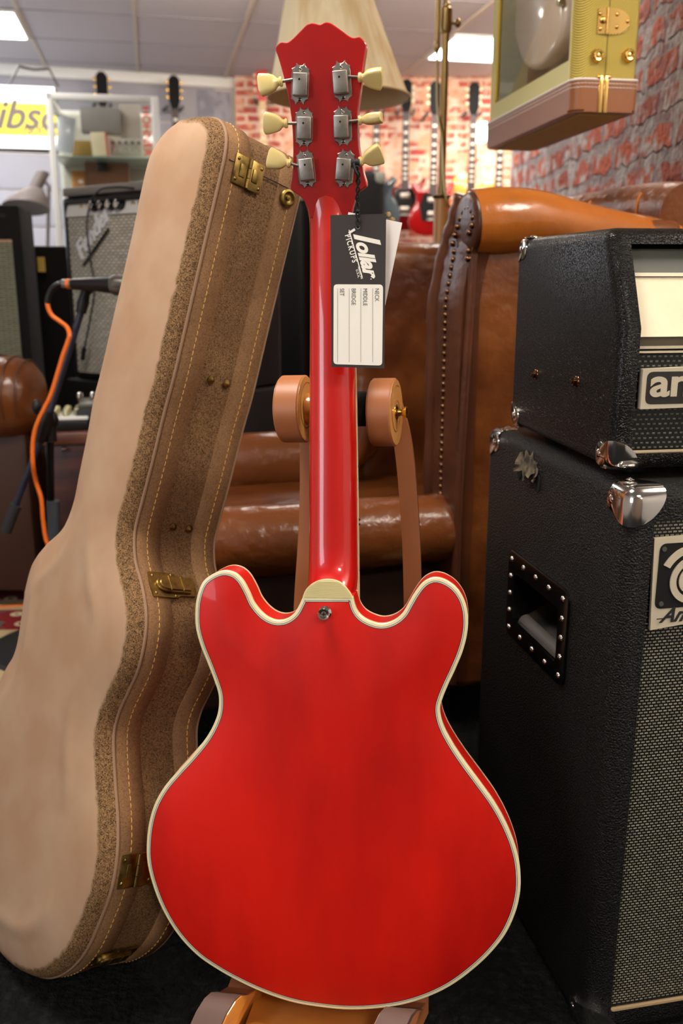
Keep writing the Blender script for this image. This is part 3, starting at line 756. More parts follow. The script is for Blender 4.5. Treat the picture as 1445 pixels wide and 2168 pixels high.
# cradle at the bottom
def cr(px, py, w): return gl(px, py, w)
for s, nm in ((-1, 'left'), (1, 'right')):
    base = (505, 2098) if s < 0 else (872, 2128)
    # upright cradle arm whose padded nose rises in front of the body edge
    x = gl(base[0] - (8 if s < 0 else 4), base[1], .0).x
    y = gl(base[0], base[1], 0).y
    prof = [(-.10, -.055), (-.085, -.012), (.0, -.02), (.018, -.006), (.024, .004), (.020, .016), (.006, .024), (-.012, .026), (-.045, .040), (-.10, .075)]
    prof = [(a if True else a, b2) for a, b2 in prof]
    pr = catmull([V((a, b2, 0)) for b2, a in [(q[1], q[0]) for q in prof]], 3)
    bb = NB(); wdt = .033
    # profile in (y,w) plane, extruded along x; nose at w up
    pts2 = [(-.012, -.10), (-.016, -.03), (-.010, -.010), (-.005, .0), (-.006, .010), (-.014, .022), (-.028, .034), (-.05, .044), (-.075, .050), (-.075, -.10)]
    _G3 = G3
    G3 = lambda a_, b_, c_: _G3(a_ - .5 * max(0, c_ + .02), b_, c_)
    prism(bb, [G3(x - wdt / 2, y + a, w_) for a, w_ in pts2], gx * wdt)
    arm = obj('cradle_arm', bb, M_COPPER, stand, smooth=False)
    bb = NB(); pad = pts2[2:7]; inner = [(a - .004, w_ - .002) for a, w_ in pad]
    rings = [[G3(x + sx * (wdt / 2 + .0006), y + a + .0012, w_ + .0012) for sx in (-1, 1)] + [G3(x + sx * (wdt / 2 + .0006), y + a - .003, w_ - .003) for sx in (1, -1)] for a, w_ in pad]
    ring_loft(bb, rings); obj('rubber_pad', bb, M_PAD, arm)
    bb = NB(); sx = -s; prism(bb, [G3(x + sx * wdt / 2, y + a * .985 - .0006, w_) for a, w_ in pts2], gx * sx * .002); obj('arm_side', bb, M_LWOOD, arm, smooth=False)
    G3 = _G3
xl = gl(505, 2098, 0).x; xr = gl(872, 2128, 0).x; yb = gl(700, 2140, 0).y
bb = NB(); box(bb, (xl + .004, yb - .055, -.11), (xr - .004, yb - .032, .04), MG, .003); obj('base_board', bb, M_LWOOD, stand)
# ------------------------------------------------------------------ tan hard case leaning beside the guitar
tcv = V((.72, .13, .68)).normalized()
ct = V((tcv.x, tcv.z * cs - tcv.y * sn, -tcv.z * sn - tcv.y * cs)).normalized()
CP = hit(110, 2068, (0, 0, .045), UP)
Ax = hit(400, 252, CP, ct); cup = (Ax - CP).normalized(); cside = cup.cross(ct).normalized() * -1
if cside.x < 0: cside = -cside
MC = frame(CP, cside, cup, None)
if MC.col[2].to_3d().dot(ct) < 0: MC = frame(CP, cside, cup, ct)
MC = Matrix([[cside[i], cup[i], ct[i], CP[i]] for i in range(3)] + [[0, 0, 0, 1]]); MCi = MC.inverted()
case_px = [(400, 256), (416, 252.5), (438, 250), (458, 252), (470, 262), (476, 278), (478, 296), (474, 330), (461, 388), (442.5, 466.7), (421.5, 558.7), (400.4, 650.7), (379.4, 742.8), (366, 800), (345.5, 876), (319, 986),
           (295.7, 1075.7), (285, 1120), (283, 1150), (286, 1190), (299, 1238.5), (308, 1298), (306, 1348), (292, 1414.6), (270, 1465), (251, 1507), (241, 1545), (239.5, 1580), (243, 1657), (248, 1732), (247, 1807), (234.7, 1882),
           (211, 1948), (178, 2018.5), (141, 2057), (103, 2070), (65.7, 2059), (28, 2030), (0, 1988), (-24, 1925), (-38, 1850), (-42, 1760), (-35, 1660), (-20, 1560), (-2, 1465), (20, 1412), (42, 1372),
           (55, 1298), (63, 1242), (80, 1185), (106, 1150), (143, 1113), (163, 1067), (176, 1004), (193, 921), (206, 848), (221, 790), (250, 665), (290, 490), (303, 425), (324, 340), (338, 311), (360, 281), (384, 262)]
cpl = [MCi @ hit(p[0] + (8 if i > 38 else 0), p[1], CP, ct) for i, p in enumerate(case_px)]
COUT = resample(catmull([V((p.x, p.y, 0)) for p in cpl], 5, closed=True), .006)
COUT = [V((p.x, p.y)) for p in COUT]; NC = normals2(COUT); CT = .12
C3 = lambda x, y, d: MC @ V((x, y, d))
gcase = thing('guitar_case', 'tan suede hard guitar case with gold stitching leaning at the left', 'guitar case', (CP.x, CP.y, 0))
def cstrip(bm, rows, rng=None, close=True):
    """rows: (outset, depth)"""
    n = len(COUT); R = [[bm.verts.new(C3(p.x + q.x * o, p.y + q.y * o, d)) for p, q in zip(COUT, NC)] for o, d in rows]
    for a, c in zip(R, R[1:]):
        for k in range(n): bm.faces.new((a[k], a[(k + 1) % n], c[(k + 1) % n], c[k]))
    if not close: return
bb = NB(); wl = bb.verts.layers.float.new('wear')
rows = [(0, 0), (-.001, -.006), (-.005, -.0125), (-.011, -.0165), (-.019, -.019)]
n = len(COUT)
R = [[bb.verts.new(C3(p.x + q.x * o, p.y + q.y * o, d)) for p, q in zip(COUT, NC)] for o, d in rows]
for a, c in zip(R, R[1:]):
    for k in range(n): bb.faces.new((a[k], a[(k + 1) % n], c[(k + 1) % n], c[k]))
INN = [p + q * -.019 for p, q in zip(COUT, NC)]
capfill(bb, INN, lambda d: d, lambda x, y, d: C3(x, y, -.019 - .012 * (1 - math.exp(-d / .035)) - (.0032 * math.exp(-((d - .042) / .011) ** 2) * max(0, min(1, (.62 - y) / .10)) if x < .02 else 0)), .0095)
arr = np.array([(p.x, p.y) for p in COUT])
nr = np.array([(q.x, q.y) for q in NC])
for v in bb.verts:
    l = MCi @ v.co; dd = ((arr - (l.x, l.y)) ** 2).sum(1); k = int(dd.argmin()); d = math.sqrt(dd[k])
    right = max(0.0, min(1.0, .5 + nr[k][0] * 1.4))
    v[wl] = max(0, min(1, 1.02 - d / .021)) * right + (.12 if d < .012 else 0)
bmesh.ops.remove_doubles(bb, verts=bb.verts[:], dist=.0004)
obj('front_panel', bb, M_SUEDE, gcase, ang=1.5)
bb = NB(); cstrip(bb, [(-.002, 0), (-.0005, .036), (-.0005, .087), (-.002, CT)])
obj('side_wall', bb, M_HIDE, gcase, ang=1.5)
for nm, d0, d1 in (('front_valance', .003, .037), ('rear_valance', .084, .1185)):
    bb = NB(); cstrip(bb, [(-.001, d0), (.0018, d0 + .0012), (.0022, (d0 + d1) / 2), (.0018, d1 - .0008), (-.001, d1)]); obj(nm, bb, M_HIDE2, gcase, ang=1.5)
bb = NB(); cstrip(bb, [(-.002, -.0015), (.0012, -.001), (.0018, .0008), (.0012, .0026), (-.002, .003)]); cstrip(bb, [(-.002, CT - .002), (.0012, CT - .0014), (.0018, CT), (.001, CT + .0014), (-.002, CT + .002)])
obj('piping', bb, mat('pale_piping', lin(150, 118, 92), .7), gcase, ang=1.5)
bb = NB(); capfill(bb, COUT, lambda d: .010 * (1 - math.exp(-d / .02)), lambda x, y, h: C3(x, y, CT + h), .03); obj('rear_panel', bb, M_HIDE, gcase)
bb = NB()
FINE = resample([V((p.x, p.y, 0)) for p in COUT], .0082); FN = normals2(FINE)
for d in (.0175, .104):
    for k, (p, q) in enumerate(zip(FINE, FN)):
        p2 = FINE[(k + 1) % len(FINE)]; t = (p2 - p); a = p + t * .12; c = p + t * .80
        tube(bb, [C3(a.x + q.x * .0018, a.y + q.y * .0018, d), C3((a.x + c.x) / 2 + q.x * .0029, (a.y + c.y) / 2 + q.y * .0029, d), C3(c.x + q.x * .0018, c.y + q.y * .0018, d)], .00055, 5, False)
o = obj('stitching', bb, M_THREAD, gcase); o['kind'] = 'stuff'
# place hardware on the side
SAMP = []
for k in range(n):
    for d in np.arange(0, CT + .001, .004):
        w = C3(COUT[k].x, COUT[k].y, d); SAMP.append((*proj(w), k, float(d)))
SAMP = np.array(SAMP)
def side_frame(px, py):
    i = (((SAMP[:, :2] - (px, py)) ** 2).sum(1)); f = MC.to_3x3()
    ok = np.array([NC[int(k)].x > -.1 or NC[int(k)].y < -.5 for k in SAMP[:, 2]]); i[~ok] = 1e9
    k = int(SAMP[int(i.argmin()), 2]); d = SAMP[int(i.argmin()), 3]
    q = NC[k]; nn = (f @ V((q.x, q.y, 0))).normalized(); along = ct; o = C3(COUT[k].x, COUT[k].y, d) + nn * .002
    return frame(o, along, nn.cross(along), nn)      # x across the case, z outward
def rivet(bm, M, x, y, z, r=.0022):
    lathe(bm, M @ Matrix.Translation((x, y, z)), [(r, 0), (r * .9, .0006), (r * .5, .0012), (.0002, .0014)], 14)
def hinge(px, py, w, h):
    M = side_frame(px, py)
    bm = NB(); box(bm, (-w / 2, -h / 2, 0), (-.002, h / 2, .0022), M, .0009); box(bm, (.002, -h / 2, 0), (w / 2, h / 2, .0022), M, .0009)
    hg = obj('hinge', bm, M_ABRASS, gcase)
    bm = NB()
    for k in range(3): tube(bm, [M @ V((0, -h / 2 + h / 3 * k + .0004, .003)), M @ V((0, -h / 2 + h / 3 * (k + 1) - .0004, .003))], .0022, 12)
    obj('hinge_pin', bm, M_ABRASS, hg)
    bm = NB()
    for sx in (-1, 1):
        box(bm, (sx * w * .22 - w * .1, -h * .22, .001), (sx * w * .22 + w * .1, h * .22, .0036), M, .0012)
    obj('hinge_embossing', bm, M_ABRASS, hg)
    for sx in (-1, 1):
        for sy in (-1, 1):
            bm = NB(); rivet(bm, M, sx * w * .4, sy * h * .34, .0022); obj('rivet', bm, M_ABRASS, hg)
hinge(521, 371, .044, .036); hinge(286, 1842, .046, .040)
for px, py in ((447, 805.5), (476, 815.5), (366, 1111), (397.5, 1119)):
    M = side_frame(px, py); bm = NB(); lathe(bm, M, [(.0052, 0), (.005, .0012), (.0036, .0016), (.0034, .0024), (.0022, .0028), (.002, .0042), (.0002, .0048)], 20); obj('rivet', bm, M_ABRASS, gcase)
M = side_frame(604, 416); bm = NB(); lathe(bm, M, [(.0115, 0), (.0115, .003), (.0105, .005), (.008, .0055), (.0055, .0035), (.0045, .003), (.003, .003), (.0026, .0048), (.0002, .0052)], 28); obj('strap_stud', bm, M_ABRASS, gcase)
# line where the lid wraps near the top
bb = NB()
a1 = side_frame(476, 332); a2 = side_frame(588, 414)
ds = [.006 + .011 * i for i in range(11)]
k0 = min(range(n), key=lambda i: (V(proj(C3(COUT[i].x, COUT[i].y, .0))) - V((475, 330))).length)
tube(bb, [C3(COUT[k0].x + NC[k0].x * .0022, COUT[k0].y + NC[k0].y * .0022, d) for d in ds], .0006, 5); obj('seam', bb, M_HOLE, gcase)
def latch(px, py, sc=1.0, name='latch'):
    M = side_frame(px, py) @ Matrix.Scale(sc, 4)
    pts = [(-.040, -.022), (-.043, 0), (-.040, .022), (-.012, .022), (.004, .021), (.010, .017), (.036, .017), (.040, .012), (.040, -.012), (.036, -.017), (.010, -.017), (.004, -.021), (-.012, -.022)]
    bm = NB(); prism(bm, [M @ V((x, y, -.002)) for x, y in pts], M.to_3x3() @ V((0, 0, .0036))); lt = obj(name, bm, M_ABRASS, gcase, smooth=False)
    def ell(s, z0, z1):
        P = [(-.034 * s - .0, 0)] ; P = []
        for k in range(13): a = PI / 2 + PI * k / 12; P.append((-.010 + math.cos(a) * .022 * s, math.sin(a) * .0145 * s))
        P += [(.026, -.0145 * s), (.026, .0145 * s)]
        bm = NB(); lo = [V((x, y)) for x, y in P]; inn = offset2(lo, -.0012)
        ring_loft(bm, [[M @ V((p.x, p.y, z0)) for p in lo], [M @ V((p.x, p.y, z1 - .0012)) for p in lo], [M @ V((p.x, p.y, z1)) for p in inn]]); return bm
    lv = obj('lever', ell(1.0, .0016, .006), M_ABRASS, lt)
    obj('lever_face', ell(.78, .005, .0085), M_ABRASS, lt)
    bm = NB()
    for x in (-.010, .012): box(bm, (x - .0012, -.013, .006), (x + .0012, .013, .0098), M, .0008)
    obj('lever_ridge', bm, M_ABRASS, lt)
    for x, y in ((-.034, .015), (-.034, -.015), (.0, -.0185), (.0, .0185)):
        bm = NB(); rivet(bm, M, x, y, .0016, .0026); obj('rivet', bm, M_ABRASS, lt)
latch(362, 1246, .80); latch(240, 2020, .72)

# ------------------------------------------------------------------ amplifier cabinet and head at the right
def bool_diff(bmA, bmB, op='DIFFERENCE'):
    os_ = []
    for bm in (bmA, bmB):
        bmesh.ops.recalc_face_normals(bm, faces=bm.faces[:]); me = bpy.data.meshes.new('t'); bm.to_mesh(me); bm.free(); o = bpy.data.objects.new('t', me); COL.objects.link(o); os_.append(o)
    md = os_[0].modifiers.new('b', 'BOOLEAN'); md.operation = op; md.object = os_[1]; md.solver = 'EXACT'
    bpy.context.view_layer.update(); me = bpy.data.meshes.new_from_object(os_[0].evaluated_get(bpy.context.evaluated_depsgraph_get()))
    out = bmesh.new(); out.from_mesh(me); bpy.data.meshes.remove(me)
    for o in os_: m = o.data; bpy.data.objects.remove(o); bpy.data.meshes.remove(m)
    return out
RAa = V((-math.sin(math.radians(11.2)), math.cos(math.radians(11.2)), 0)); RBa = V((RAa.y, -RAa.x, 0))
MK = frame((.290, .885, 0), RBa, RAa, UP); MKi = MK.inverted()
KW, KD, KH = .66, .41, .675
def onK(M, px, py, y=None, x=None, z=None):
    ax = M.to_3x3()
    if y is not None: return M.inverted() @ hit(px, py, M @ V((0, y, 0)), ax @ V((0, 1, 0)))
    if x is not None: return M.inverted() @ hit(px, py, M @ V((x, 0, 0)), ax @ V((1, 0, 0)))
    return M.inverted() @ hit(px, py, M @ V((0, 0, z)), ax @ V((0, 0, 1)))
acab = thing('speaker_cabinet', 'large black vinyl bass speaker cabinet with silver grille cloth standing under the amplifier head', 'speaker cabinet', MK @ V((.33, .2, 0)))
sh = NB(); box(sh, (0, 0, 0), (KW, KD, KH), MK, .016, 4)
ct_ = NB(); box(ct_, (.030, -.02, .036), (KW - .03, .016, KH - .034), MK, .004, 2)
# handle recess on the side
h4 = [onK(MK, *p, x=0) for p in ((1083, 1162), (1208, 1252), (1196, 1456), (1072, 1338))]
hy0 = (h4[0].y + h4[3].y) / 2; hy1 = (h4[1].y + h4[2].y) / 2; hz1 = (h4[0].z + h4[1].z) / 2; hz0 = (h4[2].z + h4[3].z) / 2
if hy0 > hy1: hy0, hy1 = hy1, hy0
box(ct_, (-.02, hy0 + .024, hz0 + .024), (.055, hy1 - .024, hz1 - .028), MK, .004)
obj('shell', bool_diff(sh, ct_), M_TOLEXC, acab, ang=.5)
M_WEAVE = weave_mat('silver_grille_cloth', frame((0, 0, 0), RBa, UP), lin(176, 170, 150), lin(14, 14, 12), .0058, .0036, .0011, vary=.45)
bb = NB(); box(bb, (.029, .010, .035), (KW - .029, .03, KH - .033), MK); obj('grille_cloth', bb, M_WEAVE, acab, smooth=False)
bb = NB()
tube(bb, [MK @ V((.03, .003, .036)), MK @ V((KW - .03, .003, .036))], .003, 8); obj('piping', bb, mat('tan_piping', lin(150, 124, 88), .6), acab)
bb = NB(); c0 = V((0, 0, 0))
hp = [(hy0, hz0), (hy1, hz0), (hy1, hz1), (hy0, hz1)]
ringp = [V((a, b_)) for a, b_ in hp]
outp = rrect([V((p.x, p.y, 0)) for p in ringp], .016, 6); inp = rrect([V((a, b_, 0)) for a, b_ in ((hy0 + .024, hz0 + .024), (hy1 - .024, hz0 + .024), (hy1 - .024, hz1 - .028), (hy0 + .024, hz1 - .028))], .008, 6)
Rk = [[MK @ V((x_, p.x, p.y)) for p in P] for x_, P in ((.001, outp), (-.0030, outp), (-.0036, rrect([V((p.x + (1 if p.x < (hy0 + hy1) / 2 else -1) * .002, p.y + (1 if p.y < (hz0 + hz1) / 2 else -1) * .002, 0)) for p in ringp], .015, 6)), (-.0036, inp), (.050, inp))]
ring_loft(bb, Rk, False, True); hd = obj('recessed_handle', bb, M_BLACKG, acab, ang=.6)
bb = NB(); hb0 = onK(MK, 1096, 1306, x=.018); hb1 = onK(MK, 1180, 1368, x=.018)
hm = (hb0.z + hb1.z) / 2
tube(bb, [MK @ V((.016, hy0 + .026, hm)), MK @ V((.016, hy1 - .026, hm))], .0115, 18); obj('handle_bar', bb, M_RUBBER, hd)
bb = NB(); tube(bb, [MK @ V((.016, hy0 + .022, hm)), MK @ V((.016, hy1 - .022, hm))], .004, 12); obj('handle_axle', bb, M_STEEL, hd)
bb = NB(); prism(bb, [MK @ V(p) for p in ((.002, hy0 + .026, hz0 + .024), (.048, hy0 + .026, hz0 + .024), (.048, hy0 + .026, hz0 + .050))], RAa * (hy1 - hy0 - .052)); obj('handle_ramp', bb, mat('worn_black_plastic', lin(60, 54, 42), .4, vary=(lin(20, 19, 18), 20, 5, .4, .6, (1, 1, 1))), hd)
rv = []
for i in range(5): rv.append((hy0 + .013 + (hy1 - hy0 - .026) * i / 4, hz1 - .012)); rv.append((hy0 + .013 + (hy1 - hy0 - .026) * i / 4, hz0 + .012))
for i in range(1, 4): rv.append((hy0 + .012, hz0 + .012 + (hz1 - hz0 - .024) * i / 4)); rv.append((hy1 - .012, hz0 + .012 + (hz1 - hz0 - .024) * i / 4))
for yv, zv in rv:
    bb = NB(); M = frame(MK @ V((-.0036, yv, zv)), UP, RAa, -RBa); lathe(bb, M, [(.0042, 0), (.004, .001), (.0026, .0022), (.0003, .0027)], 14); obj('rivet', bb, M_CHROME, hd)
def corner(M, w, d, h, sx, sy, sz, parent, L_=.034, bev=.017, tong=True):
    """pressed metal corner cap; sx,sy,sz = 0/1 which corner of the box"""
    c = V((w * sx, d * sy, h * sz)); s = V((1 if sx == 0 else -1, 1 if sy == 0 else -1, 1 if sz == 0 else -1))
    bm = NB(); lo = [min(c[i] - s[i] * .0016, c[i] + s[i] * L_) for i in range(3)]; hi = [max(c[i] - s[i] * .0016, c[i] + s[i] * L_) for i in range(3)]
    box(bm, (-.0017, -.0017, -.0017), (w + .0017, d + .0017, h + .0017), M, bev, 4)
    m2_ = NB(); lo = [min(c[i] - s[i] * .01, c[i] + s[i] * L_) for i in range(3)]; hi = [max(c[i] - s[i] * .01, c[i] + s[i] * L_) for i in range(3)]
    bmesh.ops.create_icosphere(m2_, subdivisions=4, radius=L_ * 1.22); bmesh.ops.transform(m2_, matrix=M @ Matrix.Translation(c), verts=m2_.verts[:])
    bm = bool_diff(bm, m2_, 'INTERSECT')
    cp = obj('corner_cap', bm, M_CHROME, parent, ang=.5)
    R3 = M.to_3x3(); o_ = .0016
    for ax in range(3):
        p = c + V([0 if i == ax else s[i] * (L_ * .80) for i in range(3)]); p[ax] = c[ax] - s[ax] * (o_ - .0004)
        if ax == 1: continue
        # tongue and rivet lean towards the far side of the cap
        p = c + V([0, 0, 0]); p[ax] = c[ax] - s[ax] * (o_ - .0012)
        j = 1; k = 2 if ax == 0 else 0
        p[j] = c[j] + s[j] * (L_ * .95); p[k] = c[k] + s[k] * (L_ * .55)
        nrm = V([-s[i] if i == ax else 0 for i in range(3)]); Mx = frame(M @ p, R3 @ V([1 if i == j else 0 for i in range(3)]), R3 @ V([1 if i == k else 0 for i in range(3)]), R3 @ nrm)
        bm = NB(); lathe(bm, Mx, [(.013, -.0006), (.0128, .0004), (.012, .0008), (.0002, .0008)], 24); obj('cap_lobe', bm, M_CHROME, cp)
        bm = NB(); lathe(bm, Mx @ Matrix.Translation((.003, 0, .0006)), [(.0048, 0), (.0046, .001), (.003, .0022), (.0003, .0026)], 16); obj('rivet', bm, M_CHROME, cp)
    return cp
for c3 in ((0, 0, 1), (0, 1, 1), (1, 0, 1), (0, 0, 0), (0, 1, 0)): corner(MK, KW, KD, KH, *c3, acab)
# torn vinyl
bb = NB(); tc_ = onK(MK, 1120, 988, x=0)
def flap(cx_, cy_, rx, ry, seed, lift):
    rnd = random.Random(seed); nn = 22; ce = bb.verts.new(MK @ V((-.0012, tc_.y + cx_, tc_.z + cy_))); prev = None; ring = []; ring2 = []
    for k in range(nn):
        t = 2 * PI * k / nn; r = 1 + rnd.uniform(-.35, .35); up = max(0, math.cos(t - lift))
        ring2.append(bb.verts.new(MK @ V((-.0014 - .002 * up, tc_.y + cx_ + rx * .6 * r * math.cos(t), tc_.z + cy_ + ry * .6 * r * math.sin(t)))))
        ring.append(bb.verts.new(MK @ V((-.0006 - .008 * up * up, tc_.y + cx_ + rx * r * math.cos(t), tc_.z + cy_ + ry * r * math.sin(t)))))
    for k in range(nn):
        j = (k + 1) % nn; bb.faces.new((ce, ring2[k], ring2[j])); bb.faces.new((ring2[k], ring[k], ring[j], ring2[j]))
flap(0, .003, .021, .018, 3, 4.4); flap(.020, .0, .014, .013, 5, 5.6); flap(-.022, -.006, .010, .012, 8, 4.0)
tv = obj('torn_vinyl', bb, mat('torn_backing', lin(110, 98, 78), .9, vary=(lin(44, 38, 30), 70, 5, .4, .6, (1, 1, 1))), acab)
for dy, dz in ((.030, -.012), (-.030, -.016)):
    bb = NB(); lathe(bb, frame(MK @ V((-.0004, tc_.y + dy, tc_.z + dz)), UP, RAa, -RBa) @ Matrix.Diagonal((1.3, .8, 1, 1)), [(.009, 0), (.0085, .0006), (.0002, .0006)], 14); obj('tear_hole', bb, M_HOLE, tv)
# logo plate of the cabinet
lgk = obj('logo_plate', (lambda bm: (prism(bm, [MK @ (onK(MK, *p, y=.0) + V((0, .006, 0))) for p in ((1387, 1141), (1540, 1128), (1540, 1306), (1378, 1336))], -RAa * .004), bm)[1])(NB()), M_LOGO, acab, smooth=False)
a = onK(MK, 1395, 1152, y=.001); c = onK(MK, 1388, 1290, y=.001); sq = abs(a.z - c.z); x0 = (a.x + c.x) / 2; z0 = c.z
bb = NB(); P = rrect([V((x0, .0018, z0)), V((x0 + sq, .0018, z0)), V((x0 + sq, .0018, z0 + sq)), V((x0, .0018, z0 + sq))], .008); prism(bb, [MK @ p for p in P], -RAa * .0004); obj('logo_field', bb, M_HOLE, lgk, smooth=False)
bb = NB(); cc = V((x0 + sq * .56, 0, z0 + sq * .42)); Mc = frame(MK @ V((cc.x, .0014, cc.z)), RBa, UP, -RAa)
R0 = sq * .36
lathe(bb, Mc, [(R0, 0), (R0, .0012), (R0 * .72, .0012), (R0 * .72, 0)], 48, False, False); lathe(bb, Mc, [(R0 * .60, 0), (R0 * .60, .0012), (R0 * .01, .0012)], 48)
arc = []
for k in range(16):
    t = math.radians(152 - k * 6); arc.append((t, 1.30 + .0 * k))
ro, ri = R0 * 1.52, R0 * 1.2
A1 = [Mc @ V((ro * math.cos(t), ro * math.sin(t), 0)) for t, _ in arc]; A2 = [Mc @ V((ri * math.cos(t), ri * math.sin(t), 0)) for t, _ in reversed(arc)]
prism(bb, A1 + A2, -RAa * .0012)
obj('round_emblem', bb, M_LOGO, lgk)
bb = NB(); a = onK(MK, 1396, 1318, y=.001)
text_to(bb, 'Ampeg', frame(MK @ V((a.x, .0012, a.z)), RBa, UP, -RAa), size=.023, shear=.5, offset=.0006)
box(bb, (a.x - .004, .0010, a.z + .0035), (a.x + .004, .0013, a.z + .0045), MK)
obj('logo_lettering', bb, M_INK, lgk, smooth=False)
for px, py in ((1406, 1163), (1399, 1279)):
    bb = NB(); s_ = onK(MK, px, py, y=.001); lathe(bb, frame(MK @ V((s_.x, .0014, s_.z)), RBa, UP, -RAa), [(.0028, 0), (.0026, .0008), (.0003, .001)], 14); obj('screw', bb, M_DGREY, lgk)

# head
HW, HD, HH = .62, .325, .2455
ha = math.radians(8.4); RAh = V((-math.sin(ha), math.cos(ha), 0)); RBh = V((RAh.y, -RAh.x, 0))
MHd = frame((.2795, .923, KH + .010), RBh, RAh, UP)
ahead = thing('amplifier_head', 'black vinyl bass amplifier head with cream panel standing on the big cabinet', 'amplifier', MHd @ V((.3, .16, 0)))
prof = [(0, 0), (HD, 0), (HD, HH), (.045, HH), (0, .146)]
sh = NB(); prism(sh, [MHd @ V((0, y, z)) for y, z in prof], RBh * HW)
es = []
for e in sh.edges:
    a, c = (MHd.inverted() @ v.co for v in e.verts)
    if abs(a.y) < 1e-4 and abs(c.y) < 1e-4 and abs(a.z - .146) < 1e-4 and abs(c.z - .146) < 1e-4: continue
    es.append(e)
bmesh.ops.recalc_face_normals(sh, faces=sh.faces[:])
bmesh.ops.bevel(sh, geom=es, offset=.013, segments=4, profile=.5, affect='EDGES')
ct_ = NB(); prism(ct_, [MHd @ V((.022, y, z)) for y, z in ((-.02, .018), (.016, .018), (.016, .140), (.055, .229), (.02, .229), (-.02, .155))], RBh * (HW - .044))
obj('shell', bool_diff(sh, ct_), M_TOLEX, ahead, ang=.5)
M_WEAVE2 = weave_mat('silver_grille_cloth_head', frame((0, 0, 0), RBh, UP), lin(110, 116, 100), lin(10, 11, 10), .0062, .0050, .0020, vary=.5)
def zr(py): return onK(MHd, 1400, py, y=.006).z
zg = zr(750)
bb = NB(); box(bb, (.021, .008, .017), (HW - .021, .02, zg), MHd); obj('grille_cloth', bb, M_WEAVE2, ahead, smooth=False)
bb = NB(); tube(bb, [MHd @ V((.022, .002, .019)), MHd @ V((HW - .022, .002, .019))], .0022, 8); obj('piping', bb, mat('tan_piping_head', lin(170, 150, 118), .6), ahead)
def fp(z): return 0.006 + (0 if z < .142 else (z - .142) * .45)
def bar(py0, py1, out, m, nm, parent=ahead):
    za, zb = zr(py1), zr(py0)
    bm = NB(); prism(bm, [MHd @ V((.0215, fp(z) - o_, z)) for z, o_ in ((za, out), (zb, out))] + [MHd @ V((.0215, fp(zb) + .012, zb)), MHd @ V((.0215, fp(za) + .012, za))], RBh * (HW - .043)); return obj(nm, bm, m, parent, smooth=False)
bar(524, 578, -.006, M_DGREY, 'upper_panel'); bar(577, 585, .001, M_LOGO, 'trim_strip')
pn = bar(587, 713, -.001, M_CREAMP, 'control_panel'); bar(713, 733, -.006, mat('olive_metal', lin(92, 84, 66), .45), 'lower_channel'); bar(733, 738, .002, M_LOGO, 'trim_strip'); bar(738, 743, -.003, M_HOLE, 'trim_gap'); bar(742.5, 747, .002, M_LOGO, 'trim_strip')
pl = [onK(MHd, *p, y=.002) for p in ((1357, 781), (1560, 771), (1560, 857), (1351, 865.5))]
bb = NB(); prism(bb, [MHd @ (p + V((0, .004, 0))) for p in pl], -RAh * .008); lg = obj('logo_plate', bb, M_LOGO, ahead, smooth=False)
xa = (pl[0].x + pl[3].x) / 2; zt, zb_ = pl[0].z, pl[3].z; hh_ = zt - zb_
bb = NB(); P = rrect([V((xa + .0045, -.0018, zb_ + hh_ * .12)), V((xa + .19, -.0018, zb_ + hh_ * .12)), V((xa + .19, -.0018, zt - hh_ * .065)), V((xa + .0045, -.0018, zt - hh_ * .065))], .007)
prism(bb, [MHd @ p for p in P], -RAh * .0004); obj('logo_field', bb, mat('dark_logo_field', lin(46, 42, 38), .5), lg, smooth=False)
bb = NB(); text_to(bb, 'ampeg', frame(MHd @ V((xa + .0085, -.0024, zb_ + hh_ * .335)), RBh, UP, -RAh) @ Matrix.Diagonal((1.22, 1, 1, 1)), size=.0405, offset=.0010, extrude=.0008, space=1.0)
obj('logo_lettering', bb, M_LOGO, lg, smooth=False)
for px, py in ((1134, 792), (1220, 807)):
    bb = NB(); p = onK(MHd, px, py, x=0); lathe(bb, frame(MHd @ V((0, p.y, p.z)), UP, RAh, -RBh), [(.0068, 0), (.0062, .001), (.005, .0016), (.0046, .005), (.003, .0052), (.0026, .003), (.0002, .003)], 20); obj('bolt', bb, M_NAIL, ahead)
for c3 in ((0, 0, 0), (0, 1, 0), (0, 1, 1), (1, 0, 0)): corner(MHd, HW, HD, HH, *c3, ahead, L_=.026, bev=.015)
for fx in (.05, HW - .05):
    for fy in (.05, HD - .05):
        bb = NB(); lathe(bb, MHd @ Matrix.Translation((fx, fy, -.010)), [(.014, 0), (.016, .011)], 18); obj('foot', bb, M_BLACK, ahead)

